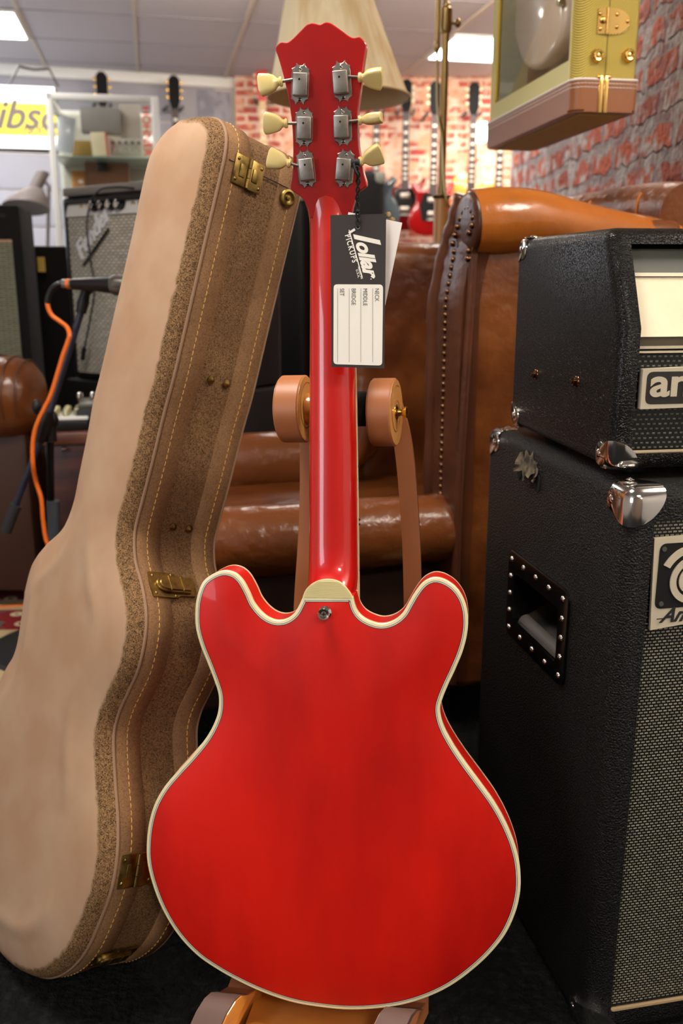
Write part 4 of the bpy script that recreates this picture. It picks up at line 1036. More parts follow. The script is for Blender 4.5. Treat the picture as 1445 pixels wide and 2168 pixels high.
# ------------------------------------------------------------------ tweed display case on the wall
ta = math.radians(8.9); te = V((-math.sin(ta), math.cos(ta), 0)); tr = V((te.y, -te.x, 0))
TD = 1.85; tp = at(1213, 232, TD)
MT_ = frame(tp, tr, te, UP); TWD, TLN, THT = .122, .56, .93
d_far = (V(proj(MT_ @ V((0, .5, .0)))).x, V(proj(MT_ @ V((0, .56, .0)))).x)
for k in range(200):
    L2 = .30 + k * .002
    if proj(MT_ @ V((0, L2, .05)))[0] < 1031: break
TLN = L2
def tweed_mat(name, M):
    m = bpy.data.materials.new(name); m.use_nodes = True; nt = m.node_tree; N = nt.nodes; L = nt.links; b_ = N['Principled BSDF']; b_.inputs['Roughness'].default_value = .55
    tc = N.new('ShaderNodeTexCoord'); vs = []
    for vec in (V(M.col[0][:3]) + V(M.col[1][:3]), V((0, 0, 1))):
        d = N.new('ShaderNodeVectorMath'); d.operation = 'DOT_PRODUCT'; d.inputs[1].default_value = vec; L.new(tc.outputs['Object'], d.inputs[0]); vs.append(d.outputs['Value'])
    s = N.new('ShaderNodeMath'); s.operation = 'MULTIPLY_ADD'; s.inputs[1].default_value = -.8; L.new(vs[0], s.inputs[0]); L.new(vs[1], s.inputs[2])
    q = N.new('ShaderNodeMath'); q.operation = 'MULTIPLY'; q.inputs[1].default_value = 2 * PI / .0044; L.new(s.outputs[0], q.inputs[0])
    w = N.new('ShaderNodeMath'); w.operation = 'SINE'; L.new(q.outputs[0], w.inputs[0])
    mr = N.new('ShaderNodeMapRange'); mr.inputs['From Min'].default_value = -.55; mr.inputs['From Max'].default_value = .1; L.new(w.outputs[0], mr.inputs[0])
    mx = N.new('ShaderNodeMix'); mx.data_type = 'RGBA'; mx.inputs[6].default_value = lin(104, 84, 20); mx.inputs[7].default_value = lin(222, 196, 88); L.new(mr.outputs[0], mx.inputs[0]); L.new(mx.outputs[2], b_.inputs['Base Color'])
    bp = N.new('ShaderNodeBump'); bp.inputs['Strength'].default_value = .5; bp.inputs['Distance'].default_value = .001; L.new(w.outputs[0], bp.inputs['Height']); L.new(bp.outputs[0], b_.inputs['Normal'])
    return m
M_TWEED = tweed_mat('tweed_cloth', MT_)
tcase = thing('display_case', 'yellow tweed glass fronted guitar display case hanging on the brick wall', 'display case', tp)
def rbox_plan(bm, x0, x1, y0, y1, z0, z1, r, n=6):
    P = []
    for cx_, cy_, a0 in ((x0 + r, y0 + r, PI), (x1 - r * .4, y0 + r * .4, 1.5 * PI), (x1 - r * .4, y1 - r * .4, 0), (x0 + r, y1 - r, .5 * PI)):
        rr = r if cx_ < (x0 + x1) / 2 else r * .4
        for k in range(n + 1): a = a0 + PI / 2 * k / n; P.append((cx_ + rr * math.cos(a), cy_ + rr * math.sin(a)))
    ring_loft(bm, [[MT_ @ V((x, y, z)) for x, y in P] for z in (z0, z1)]); return P
sh = NB(); rbox_plan(sh, 0, TWD, 0, TLN, .004, THT, .026)
g0 = onK(MT_, 1206, 120, x=0); g1 = onK(MT_, 1048, 215, x=0)
gy0, gy1 = g0.y, g1.y; gz0 = (onK(MT_, 1190, 140, x=0).z + onK(MT_, 1060, 210, x=0).z) / 2
ct_ = NB(); box(ct_, (-.02, gy0, gz0), (.095, gy1, THT - .08), MT_, .006)
obj('case_shell', bool_diff(sh, ct_), M_TWEED, tcase, ang=.5)
# cream front face frame
fr = NB(); box(fr, (-.0022, .026, .0), (.001, TLN - .026, THT), MT_, .0006)
ct_ = NB(); box(ct_, (-.02, gy0, gz0), (.02, gy1, THT - .08), MT_)
obj('front_frame', bool_diff(fr, ct_), mat('pale_olive_cloth', lin(206, 196, 132), .6), tcase, smooth=False)
gm = bpy.data.materials.new('clear_glass'); gm.use_nodes = True; nt = gm.node_tree
for nn in list(nt.nodes): nt.nodes.remove(nn)
out = nt.nodes.new('ShaderNodeOutputMaterial'); mxs = nt.nodes.new('ShaderNodeMixShader'); tr_ = nt.nodes.new('ShaderNodeBsdfTransparent'); gl_ = nt.nodes.new('ShaderNodeBsdfGlossy'); fz = nt.nodes.new('ShaderNodeFresnel')
tr_.inputs[0].default_value = (.93, .95, .93, 1); gl_.inputs['Roughness'].default_value = .01; fz.inputs[0].default_value = 1.5
ge_ = nt.nodes.new('ShaderNodeNewGeometry'); s1_ = nt.nodes.new('ShaderNodeMath'); s1_.operation = 'SUBTRACT'; s1_.inputs[0].default_value = 1; nt.links.new(ge_.outputs['Backfacing'], s1_.inputs[1]); s2_ = nt.nodes.new('ShaderNodeMath'); s2_.operation = 'MULTIPLY'; nt.links.new(fz.outputs[0], s2_.inputs[0]); nt.links.new(s1_.outputs[0], s2_.inputs[1]); nt.links.new(s2_.outputs[0], mxs.inputs[0]); nt.links.new(tr_.outputs[0], mxs.inputs[1]); nt.links.new(gl_.outputs[0], mxs.inputs[2]); nt.links.new(mxs.outputs[0], out.inputs[0])
M_GLASS = gm
bb = NB(); box(bb, (.002, gy0 - .002, gz0 - .002), (.004, gy1 + .002, THT - .078), MT_); obj('glass_pane', bb, M_GLASS, tcase, smooth=False)
bb = NB(); box(bb, (.0945, gy0, gz0), (.0965, gy1, THT - .08), MT_); obj('lining', bb, mat('maroon_plush', lin(110, 60, 56), .9), tcase, smooth=False)
bb = NB(); box(bb, (.006, gy1 - .004, gz0), (.09, gy1 + .001, THT - .08), MT_); box(bb, (.006, gy0 - .001, gz0 - .001), (.09, gy1, gz0 + .002), MT_); obj('side_lining', bb, mat('olive_lining', lin(150, 140, 100), .8), tcase, smooth=False)
bb = NB(); rp = [MT_ @ V((.0, gy1 - .006, gz0 + .004 + k * .0035)) for k in range(int((THT - .09 - gz0) / .0035))]
for k in range(0, len(rp) - 3, 2): tube(bb, [rp[k] + te * .0022, rp[k + 2] - te * .0022 + UP * .003], .0024, 6)
obj('rope_trim', bb, mat('gold_rope', lin(214, 178, 60), .5), tcase)
# brown vinyl bumper with white piping and stitch lines
zv1 = MT_.inverted() @ at(1218, 167, TD); VH = zv1.z
bb = NB(); P = []
for cx_, cy_, a0 in ((.020, .020, PI), (TWD - .006, .006, 1.5 * PI), (TWD - .006, TLN - .006, 0), (.020, TLN - .02, .5 * PI)):
    rr = .024 if cx_ < .05 else .010
    for k in range(9): a = a0 + PI / 2 * k / 8; P.append((cx_ + rr * math.cos(a), cy_ + rr * math.sin(a)))
ring_loft(bb, [[MT_ @ V((x, y, z)) for x, y in P] for z in (-.0035, VH)]); es = [e for e in bb.edges if abs((MT_.inverted() @ e.verts[0].co).z + .0035) < 1e-4 and abs((MT_.inverted() @ e.verts[1].co).z + .0035) < 1e-4]
bmesh.ops.bevel(bb, geom=es, offset=.004, segments=3, affect='EDGES')
obj('vinyl_bumper', bb, M_BROWNV, tcase, ang=.6)
bb = NB(); tube(bb, [MT_ @ V((x, y, VH)) for x, y in P] + [MT_ @ V((P[0][0], P[0][1], VH))], .0022, 8); obj('piping', bb, M_STITCHW, tcase)
bb = NB()
Pn = offset2([V(p) for p in P], .0003)
for z in (VH - .007, VH - .014):
    q = resample([V((p.x, p.y, 0)) for p in Pn], .007)
    for k in range(len(q)):
        a_, c_ = q[k], q[(k + 1) % len(q)]; c_ = a_.lerp(c_, .86); tube(bb, [MT_ @ V((a_.x, a_.y, z + .0005)), MT_ @ V((c_.x, c_.y, z - .0003))], .0006, 5)
o = obj('stitching', bb, M_STITCHW, tcase); o['kind'] = 'stuff'
bb = NB(); box(bb, (.02, .02, -.006), (TWD - .014, TLN - .02, -.003), MT_); obj('underside', bb, M_TWEED, tcase, smooth=False)
def onT(px, py): return onK(MT_, px, py, y=0)
bb = NB(); sx = onT(1284, 100).x; box(bb, (sx - .0006, -.0006, VH), (sx + .0006, .01, THT), MT_); obj('lid_seam', bb, mat('seam_shadow', lin(80, 66, 20), .8), tcase, smooth=False)
a = onT(1262, 72); c = onT(1334, 20); cx_ = onT(1284, 40).x; zc_ = (a.z + c.z) / 2; hh_ = abs(c.z - a.z) / 2
MY = lambda x, y, z: MT_ @ V((x, y, z))
bb = NB(); P = [(a.x, zc_ - hh_), (cx_ - .001, zc_ - hh_), (cx_ - .001, zc_ + hh_), (a.x, zc_ + hh_)]; prism(bb, [MY(x, 0, z) for x, z in P], -te * .0024)
P = [(cx_ + .001, zc_ - hh_)]
for k in range(11): t = -PI / 2 + PI * k / 10; P.append((cx_ + .014 + (c.x - cx_ - .014) * math.cos(t), zc_ + hh_ * math.sin(t)))
P.append((cx_ + .001, zc_ + hh_)); prism(bb, [MY(x, 0, z) for x, z in P], -te * .0024)
hgt = obj('hinge', bb, M_GOLDHW, tcase, smooth=False)
bb = NB(); tube(bb, [MY(cx_, -.003, zc_ - hh_), MY(cx_, -.003, zc_ + hh_)], .0026, 12); obj('hinge_pin', bb, M_GOLDHW, hgt)
for px, py in ((1269, 30), (1269, 62), (1305, 31), (1304, 58), (1327, 46)):
    bb = NB(); p = onT(px, py); ball(bb, (p.x, -.0024, p.z), .0038, MT_); obj('rivet', bb, M_GOLDHW, hgt)
bb = NB(); p = onT(1275, 43); ball(bb, (p.x, -.002, p.z), (.007, .005, .007), MT_, 16); obj('hinge_boss', bb, M_GOLDHW, hgt)
for px, py in ((1262, 119), (1328, 118)):
    bb = NB(); p = onT(px, py); lathe(bb, frame(MY(p.x, 0, p.z), tr, UP, -te), [(.0125, 0), (.012, .003), (.0105, .009), (.0085, .011), (.006, .0105), (.0052, .0085), (.003, .0095), (.0002, .010)], 28); obj('bumper_foot', bb, M_GOLDHW, tcase)
bb = NB(); a = onT(1275, 223); c = onT(1298, 155)
for x0, x1 in ((cx_ - .0095, cx_ - .0008), (cx_ + .0008, cx_ + .0095)): box(bb, (x0, -.0062, -.005), (x1, -.003, VH + .006), MT_, .0008)
clp = obj('corner_clamp', bb, M_GOLDHW, tcase)
for s in (-1, 1):
    bb = NB(); ball(bb, (cx_ + s * .010, -.0035, VH + .004), .0048, MT_); obj('clamp_rivet', bb, M_GOLDHW, clp)
bb = NB(); box(bb, (.04, TLN * .3, THT - .1), (.8 - .3, TLN * .3 + .04, THT - .06)) if False else None
if bb is not None: bb.free()
# pale pink guitar behind the glass
def onTi(px, py, x): return onK(MT_, px, py, x=x)
bp = [(1091, -40), (1090, 20), (1094, 60), (1104, 100), (1115, 134), (1132, 148), (1152, 144), (1172, 124), (1190, 98), (1201, 66), (1206, 30), (1204, -20), (1196, -70), (1190, -130), (1196, -190), (1180, -220), (1150, -180), (1120, -200), (1100, -190), (1098, -130), (1096, -80)]
pts = [onTi(px, py, .055) for px, py in bp]; pts = resample(catmull([V((p.y, p.z, 0)) for p in pts], 5, closed=True), .006); pts = [V((p.x, p.y)) for p in pts]
pgt = thing('electric_guitar', 'shell pink guitar body hanging behind the glass of the tweed case', 'guitar', MT_ @ V((.055, pts[0].x, pts[0].y)))
bb = NB(); rings = []
for o_, x_ in ((-.014, .040), (-.006, .0425), (-.001, .048), (0, .055), (0, .072), (-.006, .082)):
    q = offset2(pts, o_); rings.append([MT_ @ V((x_, p.x, p.y)) for p in q])
ring_loft(bb, rings); obj('body', bb, mat('shell_pink_lacquer', lin(236, 206, 196), .25, coat=1, coat_rough=.05), pgt, ang=1.0)
bb = NB(); p = onTi(1190, 4, .04); lathe(bb, frame(MT_ @ V((.040, p.y, p.z)), te, UP, -tr), [(.010, 0), (.0095, .004), (.008, .010), (.003, .011)], 22); obj('control_knob', bb, M_CHROME, pgt)
bb = NB(); p0 = onTi(1130, 150, .08); box(bb, (.075, p0.y - .03, gz0), (.094, p0.y + .05, p0.z + .02), MT_, .004); solo('guitar_rest', bb, mat('red_brown_wood', lin(96, 48, 34), .4), 'dark wooden rest under the pink guitar in the tweed case', 'rest')
# ------------------------------------------------------------------ brown leather wing chair
ka = math.radians(17); kf = V((math.cos(ka), math.sin(ka), 0)); kl = V((-math.sin(ka), math.cos(ka), 0))
MCH = frame((.222, 1.62, 0), kf, kl, UP)          # x backwards, y to the far side, z up
def K3(x, y, z): return MCH @ V((x + max(0, z - .84) * .16, y, z))
chair = thing('armchair', 'high backed brown leather armchair with nail trimmed wing beside the amplifier', 'armchair', K3(.1, .35, 0))
def rolltube(bm, pts, rs, n=28): tube(bm, [K3(*p) for p in pts], rs, n)
# near wing
bb = NB(); box(bb, (.0, .0, .10), (.43, .12, .985), MCH, .02, 4); obj('wing_panel', bb, M_LEATHER, chair)
bb = NB()
P = catmull([V(p) for p in ((-.012, .02, .972), (.03, .016, .975), (.10, .012, .978), (.20, .018, .966), (.30, .03, .955), (.42, .05, .945))], 5)
rs = [.055 - .016 * (i / (len(P) - 1)) + .006 * math.exp(-((i - 6) / 5) ** 2) for i in range(len(P))]
tube(bb, [K3(*p) for p in P], rs, 32); obj('wing_roll', bb, M_LEATHERO, chair, ang=1.2)
bb = NB()
# front border of the wing: gathered dark leather with a roll at each side
zz = [.12, .3, .42, .5, .7, .85, .93, .97, 1.005, 1.022]
def xb(z): return -.016 + (.02 if z > .95 else 0) * (z - .95) * 8
P1 = catmull([K3(-.010, .115 - max(0, z - .90) * .35, z) for z in zz], 4); tube(bb, P1, [.019 + .0016 * math.sin(i * 1.7) for i in range(len(P1))], 14)
rings = []
for i in range(70):
    z = .12 + i * (1.0 - .12) / 69; w0 = -.002; w1 = .118; top = max(0, (z - .90)) * .9
    wob = .0022 * math.sin(i * 2.1) if z > .9 else .0008 * math.sin(i * 2.3)
    rings.append([K3(-.014 - wob, w0 - top * .3, z), K3(-.021 - wob, .030, z), K3(-.017, .058, z), K3(-.021 + wob, .085, z), K3(-.014 + wob, w1, z), K3(.02, w1, z), K3(.02, w0 - top * .3, z)])
ring_loft(bb, rings)
bd = obj('wing_border', bb, M_LEATHERD, chair, ang=1.3)
bb = NB(); M = frame(K3(-.016, .018, .972), kl, UP, -kf); lathe(bb, M, [(.052, -.006), (.0525, .002), (.048, .007), (.038, .009), (.002, .010)], 36); obj('scroll_end', bb, M_LEATHERD, bd, ang=1.2)
bb = NB(); tube(bb, [K3(-.010, -.006, z) for z in (.12, .5, .92)], .0075, 12); obj('edge_piping', bb, M_LEATHERD, bd)
nl = [(.058, .16 + .0145 * k) for k in range(52)] + [(.056 - .012 * k * .7, .914 + .0125 * k) for k in range(5)] + [(.02 + .036 * math.cos(t), .975 + .036 * math.sin(t)) for t in (2.2, 1.8, 1.4, 1.0, .6, .2, -.3, -.8)]
npts = [(.058, .47 + .0138 * k) for k in range(34)] + [(.056, .939), (.052, .953), (.046, .967), (.040, .980), (.031, .990), (.020, .996), (.008, .996), (-.004, .990), (-.012, .979), (-.014, .966), (-.006, .955), (-.002, .925), (-.004, .912)]
nm = None
for y, z in npts:
    M = frame(K3(-.0185 if z < .935 else -.0255, y, z), kl, UP, -kf)
    if nm is None:
        bb = NB(); lathe(bb, Matrix.Identity(4), [(.0056, -.004), (.0056, 0), (.0048, .0022), (.003, .0036), (.0003, .0042)], 12); nm = obj('nail', bb, M_NAIL, None); BASE[nm.name] = V(); nn_ = nm
    else: nn_ = nm.copy(); COL.objects.link(nn_)
    nn_.parent = chair; nn_.matrix_parent_inverse = Matrix.Identity(4); nn_.matrix_local = Matrix.Translation(-BASE[chair.name]) @ M
# back with rolled top, and far wing
bb = NB(); box(bb, (.34, .03, .12), (.47, .72, .99), MCH, .03, 4); obj('chair_back', bb, M_LEATHER, chair)
bb = NB(); tube(bb, [K3(*p) for p in catmull([V(p) for p in ((.42, .02, 1.0), (.43, .12, 1.01), (.43, .35, 1.012), (.43, .6, 1.0), (.42, .70, .985))], 6)], [.052] * 24 + [.045], 28); br = obj('back_roll', bb, M_LEATHER, chair, ang=1.2)
for yv in (.12, .3):
    bb = NB(); M = frame(K3(.43, yv, 1.01), kf, UP, kl); M = M
    pts = [M @ V((.0535 * math.cos(t), .0535 * math.sin(t), 0)) for t in np.linspace(-.6, PI + .6, 26)]; tube(bb, pts, .0028, 8); obj('roll_seam', bb, M_LEATHERO, br)
bb = NB(); box(bb, (-.01, .62, .12), (.42, .74, .965), MCH, .045, 6); obj('far_wing', bb, M_LEATHER, chair)
# arms
bb = NB(); P = catmull([K3(*p) for p in ((-.62, .05, .420), (-.5, .05, .424), (-.3, .045, .422), (-.1, .05, .420), (-.018, .055, .418))], 6)
tube(bb, P, [.0655 + .0012 * math.sin(i * .9) for i in range(len(P))], 36); na = obj('near_arm', bb, M_LEATHERS, chair, ang=1.3)
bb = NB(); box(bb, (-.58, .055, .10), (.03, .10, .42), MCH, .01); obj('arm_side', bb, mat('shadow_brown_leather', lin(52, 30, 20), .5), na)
bb = NB(); P = catmull([K3(*p) for p in ((-.62, .67, .435), (-.3, .665, .44), (.0, .665, .437))], 8)
tube(bb, P, .075, 32); fa = obj('far_arm', bb, M_LEATHERS, chair, ang=1.3)
bb = NB(); box(bb, (-.58, .63, .10), (.02, .70, .43), MCH, .012); obj('arm_side', bb, M_LEATHER, fa)
bb = NB(); box(bb, (-.62, .10, .30), (.34, .625, .402), MCH, .035, 5); obj('seat_cushion', bb, M_LEATHER, chair)
bb = NB(); box(bb, (-.58, .08, .09), (.40, .66, .31), MCH, .01); obj('seat_base', bb, M_LEATHERD, chair)
for k, (x0, z0, x1, z1) in enumerate(((-.07, .43, .03, .57), (-.10, .40, .03, .50), (-.03, .48, .04, .64))):
    bb = NB(); tube(bb, catmull([K3(x0, .60 - .03 * k, z0 - .03), K3((x0 + x1) / 2 - .01, .585 - .03 * k, (z0 + z1) / 2), K3(x1, .59 - .02 * k, z1)], 5), [.012, .018, .022, .025, .026, .027, .028, .027, .025, .022, .016], 14); obj('pleat', bb, M_LEATHER, chair, ang=1.3)
for x, y in ((-.52, .1), (.40, .1), (-.52, .64), (.40, .64)):
    bb = NB(); lathe(bb, Matrix.Translation(K3(x, y, 0)), [(.018, 0), (.026, .03), (.022, .06), (.03, .105)], 18); obj('leg', bb, M_DWOOD, chair)

# ------------------------------------------------------------------ brass floor lamp with pleated shade
LD = 2.72
lp0 = at(934, 412, LD)
lamp = thing('floor_lamp', 'brass and wood floor lamp with a cream pleated shade behind the headstock', 'lamp', (lp0.x, lp0.y, 0))
bb = NB(); lathe(bb, Matrix.Translation((lp0.x, lp0.y, 0)), [(.15, 0), (.15, .012), (.12, .022), (.04, .034), (.02, .05)], 36); obj('base', bb, M_OBRASS, lamp)
bb = NB(); lathe(bb, Matrix.Translation((lp0.x, lp0.y, .04)), [(.017, 0), (.021, .05), (.021, lp0.z - .05)], 24); obj('wooden_column', bb, M_WOODP, lamp)
bb = NB(); lathe(bb, Matrix.Translation((lp0.x, lp0.y, lp0.z - .012)), [(.022, 0), (.027, .006), (.027, .010), (.012, .014), (.012, .03)], 24); obj('collar', bb, M_OBRASS, lamp)
ztop = at(940, 62, LD).z
bb = NB(); tube(bb, [(lp0.x, lp0.y, lp0.z), (lp0.x, lp0.y, ztop)], .0105, 16); pole = obj('pole', bb, M_OBRASS, lamp)
bb = NB(); lathe(bb, Matrix.Translation((lp0.x, lp0.y, ztop - .01)), [(.014, 0), (.017, .01), (.017, .06), (.012, .065), (.012, .072), (.006, .078)], 20); obj('joint', bb, M_OBRASS, lamp)
bb = NB(); zk = at(958, 50, LD); tube(bb, [(lp0.x, lp0.y, zk.z), (lp0.x + .028, lp0.y - .004, zk.z)], .004, 10); ball(bb, (lp0.x + .032, lp0.y - .004, zk.z), (.009, .012, .012)); obj('knob', bb, M_OBRASS, lamp)
bb = NB(); tube(bb, [at(928, -20, LD - .02), at(926, 60, LD - .02), at(925, 105, LD - .02)], .0065, 10); tube(bb, catmull([at(925, 105, LD - .02), at(927, 240, LD - .02), at(936, 300, LD - .02), at(944, 420, LD - .03), at(952, 440, LD - .03)], 5), .0038, 8); ball(bb, at(925, 98, LD - .02), (.009, .009, .018)); obj('draw_rod', bb, M_OBRASS, lamp)
sc0 = at(716, 208, LD - .12); stp = at(686, -105, LD - .12)
axis = (stp - sc0).normalized(); tiltM = frame(sc0, V((1, 0, 0)), V((0, 1, 0)), axis)
hS = (stp - sc0).length; mpp = LD / (F * cs - (216 - 1084) * sn)
Rb = 142 * mpp; Rt = 62 * mpp
bb = NB(); nP = 240
def shring(r, z, amp): return [tiltM @ V(((r + amp * math.sin(2 * PI * k / nP * 40)) * math.cos(2 * PI * k / nP), (r + amp * math.sin(2 * PI * k / nP * 40)) * math.sin(2 * PI * k / nP), z)) for k in range(nP)]
ring_loft(bb, [shring(Rb + (Rt - Rb) * (t ** .93), hS * t, .0016 * (1 - .3 * t) if t > .02 else 0) for t in (0, .03, .06, .2, .4, .6, .8, 1.0)], False, False)
shd = obj('lamp_shade', bb, M_SHADE, lamp, ang=2)
bb = NB(); ring_loft(bb, [shring(Rb - .0035 + (Rt - Rb) * (t ** .93), hS * t, 0) for t in (0, .3, .6, 1.0)], False, False); obj('shade_lining', bb, M_SHADEI, shd)
bb = NB(); pts = shring(Rb + .0005, .002, 0); tube(bb, pts + [pts[0]], .0042, 8); obj('shade_rim', bb, M_SHADEI, shd)
bb = NB(); mid = stp.lerp(V((lp0.x, lp0.y, ztop + .12)), .5) + UP * .06
tube(bb, catmull([V((lp0.x, lp0.y, ztop + .05)), V((lp0.x - .02, lp0.y, ztop + .12)), mid, stp + UP * .02, stp - axis * .06], 6), .006, 10); obj('arm', bb, M_OBRASS, lamp)
bb = NB(); ball(bb, stp - axis * .16, (.03, .03, .042)); obj('bulb', bb, mat('frosted_bulb', lin(240, 236, 226), .3), lamp)

# ------------------------------------------------------------------ black stage cabinets behind the chair
def caster(bm_parent, c, r=.045):
    bb = NB(); box(bb, (c.x - .03, c.y - .03, c.z + r * 1.9), (c.x + .03, c.y + .03, c.z + r * 2.05)); box(bb, (c.x - .022, c.y - .012, c.z + r * .8), (c.x - .018, c.y + .012, c.z + r * 1.95)); box(bb, (c.x + .018, c.y - .012, c.z + r * .8), (c.x + .022, c.y + .012, c.z + r * 1.95))
    cf = obj('caster', bb, M_STEEL, bm_parent)
    bb = NB(); M = frame((c.x, c.y, c.z + r), V((0, 1, 0)), UP, V((1, 0, 0))); lathe(bb, M, [(r * .9, -.014), (r, -.011), (r, .011), (r * .9, .014)], 24); obj('wheel', bb, mat('grey_wheel', lin(60, 62, 66), .5), cf)
    bb = NB(); lathe(bb, M, [(r * .4, -.016), (r * .4, .016)], 16); obj('hub', bb, M_STEEL, cf)
SD = 5.15
def stage_cab(px0, px1, pytop, label, D, depth=.45, zb=.135):
    a = at(px0, pytop, D); c = at(px1, pytop, D); c = a + RB * ((c.x - a.x) / RB.x) ; M = frame((a.x, a.y, zb), RB, RA, UP); w = (c - a).length; h_ = a.z - zb
    t = thing('stage_cabinet', label, 'speaker cabinet', (a.x + w / 2, a.y, 0), 'black cabinets on casters behind the chair')
    bb = NB(); box(bb, (0, 0, 0), (w, depth, h_), M, .02, 3); obj('shell', bb, M_TOLEXB, t)
    bb = NB(); box(bb, (.03, -.006, .04), (w - .03, .01, h_ - .04), M, .004); obj('grille', bb, mat('black_grille_cloth', lin(14, 14, 14), .9, spec=.1), t)
    for x, y in ((.07, .06), (w - .07, .06), (.07, depth - .06), (w - .07, depth - .06)): caster(t, V(M @ V((x, y, -zb))), .052)
    for x in (0, w):
        for z in (0, h_):
            s = 1 if x == 0 else -1; u = 1 if z == 0 else -1
            bb = NB(); box(bb, sorted_lo((x - s * .004, x + s * .06), (-.008, .05), (z - u * .004, z + u * .06)), sorted_hi((x - s * .004, x + s * .06), (-.008, .05), (z - u * .004, z + u * .06)), M, .012); obj('corner_cap', bb, M_DGREY, t)
    return t, M, w, h_
def sorted_lo(*a): return tuple(min(q) for q in a)
def sorted_hi(*a): return tuple(max(q) for q in a)
stage_cab(478, 640, 398, 'tall black cabinet on casters glimpsed between case and red neck', SD)
stage_cab(662, 817, 362, 'tall dark cabinet on casters behind the black hang tag', SD + .05)

# ------------------------------------------------------------------ silver grille combo amplifier at left
fr2 = V((.804, -.595, 0)); fn2 = V((.595, .804, 0))
f0 = at(156, 800, 2.9); MF = frame(f0, fr2, fn2, UP)
FWD = .66; FHT = at(158, 418, 2.9).z - f0.z
famp = thing('combo_amplifier', 'combo amplifier with sparkling silver grille and script logo behind the microphone', 'amplifier', MF @ V((.3, .1, 0)))
bb = NB(); box(bb, (0, 0, 0), (FWD, .25, FHT), MF, .014, 3)
ctb = NB(); box(ctb, (.02, -.02, .02), (FWD - .02, .012, FHT - .02), MF)
obj('shell', bool_diff(bb, ctb), M_TOLEX, famp, ang=.6)
def onF(px, py, y=.01): return onK(MF, px, py, y=y)
zpan = onF(165, 459).z
M_WEAVE3 = weave_mat('sparkle_grille_cloth', frame((0, 0, 0), fr2, UP), lin(240, 232, 214), lin(100, 94, 84), .022, .0085, .0024, vary=.3)
bb = NB(); box(bb, (.021, .004, .021), (FWD - .021, .014, zpan), MF); obj('grille_cloth', bb, M_WEAVE3, famp, smooth=False)
bb = NB(); prism(bb, [MF @ V(p) for p in ((.021, -.002, zpan), (.021, .008, FHT - .022), (.021, .03, FHT - .022), (.021, .03, zpan))], fr2 * (FWD - .042)); fpn = obj('control_panel', bb, mat('brushed_aluminium_panel', lin(214, 212, 208), .4, metal=.15), famp, smooth=False)
for px, py in ((204, 437), (222, 436), (240, 435), (258, 434)):
    p = onF(px, py, .008); bb = NB(); M = frame(MF @ p, fr2, UP, -fn2); lathe(bb, M, [(.020, 0), (.019, .006), (.014, .008), (.013, .022), (.011, .024)], 20); kb = obj('knob', bb, M_BLACKG, famp)
    bb = NB(); lathe(bb, M @ Matrix.Translation((0, 0, .0235)), [(.009, 0), (.009, .0012)], 16); obj('knob_cap', bb, M_CHROME, kb)
for px, py in ((173, 440), (187, 439), (283, 433), (298, 432)):
    p = onF(px, py, .008); bb = NB(); lathe(bb, frame(MF @ p, fr2, UP, -fn2), [(.009, 0), (.009, .003), (.005, .004), (.004, .001)], 14); obj('jack_socket', bb, M_BRASS, famp)
a = onF(171, 552, -.002); c = onF(224, 474, -.002)
d2 = (MF @ c - MF @ a); ux = d2.normalized(); uy = (-fn2).cross(ux)
bb = NB(); text_to(bb, 'Fender', frame(MF @ a, ux, uy), size=d2.length * .42, shear=.35, offset=.0012, extrude=.003)
flg = obj('logo', bb, mat('silver_logo', lin(238, 238, 242), .35, metal=.1), famp, smooth=False)
bb = NB(); tube(bb, [MF @ (a + V((.014, -.003, -.014))), MF @ (c + V((.014, -.003, -.014)))], .0034, 8); obj('logo_underline', bb, M_HOLE, flg)
bb = NB(); tube(bb, catmull([MF @ onF(283, 399, -.005), MF @ onF(243, 396, -.02), MF @ onF(212, 402, -.03), MF @ onF(192, 430, -.03), MF @ onF(184, 470, -.03), MF @ onF(190, 540, -.03), MF @ onF(200, 610, -.03), MF @ onF(190, 680, -.03), MF @ onF(178, 740, -.03)], 6), .0028, 8)
tube(bb, [MF @ onF(178, 736, -.03), MF @ onF(175, 762, -.03)], .007, 10); solo('cable', bb, M_BLACK, 'thin black cable hanging down over the silver amplifier grille', 'cable')
bb = NB(); box(bb, (.01, .0, FHT + .001), (FWD - .01, .24, FHT + .026), MF, .005); solo('folded_cover', bb, M_DUSTY, 'dusty grey cover lying folded on top of the silver grille amplifier', 'cover')
# black road case carrying it
z1 = f0.z - .001
bb = NB(); box(bb, (-.02, -.02, 0), (FWD + .02, .28, z1 - f0.z * 0), frame((f0.x, f0.y, 0), fr2, fn2), .01); rc = solo('road_case', bb, mat('matt_black_board', lin(16, 15, 15), .6), 'black road case under the silver grille amplifier', 'case')
# smaller black amp between
a = at(103, 520, 3.15); M = frame((a.x - .16, a.y, 0), RB, RA)
box_t = thing('black_amplifier', 'small black amplifier with a yellow tag left of the silver grille amplifier', 'amplifier', (a.x, a.y, 0))
bb = NB(); box(bb, (.03, .0, .0), (.215, .3, a.z), M, .012); obj('shell', bb, M_TOLEXB, box_t)
bb = NB(); p = at(88, 560, 3.13); box(bb, (p.x - .012, p.y - .004, p.z - .024), (p.x + .012, p.y - .002, p.z + .024)); obj('yellow_tag', bb, mat('yellow_tag', lin(214, 178, 80), .6), box_t, smooth=False)
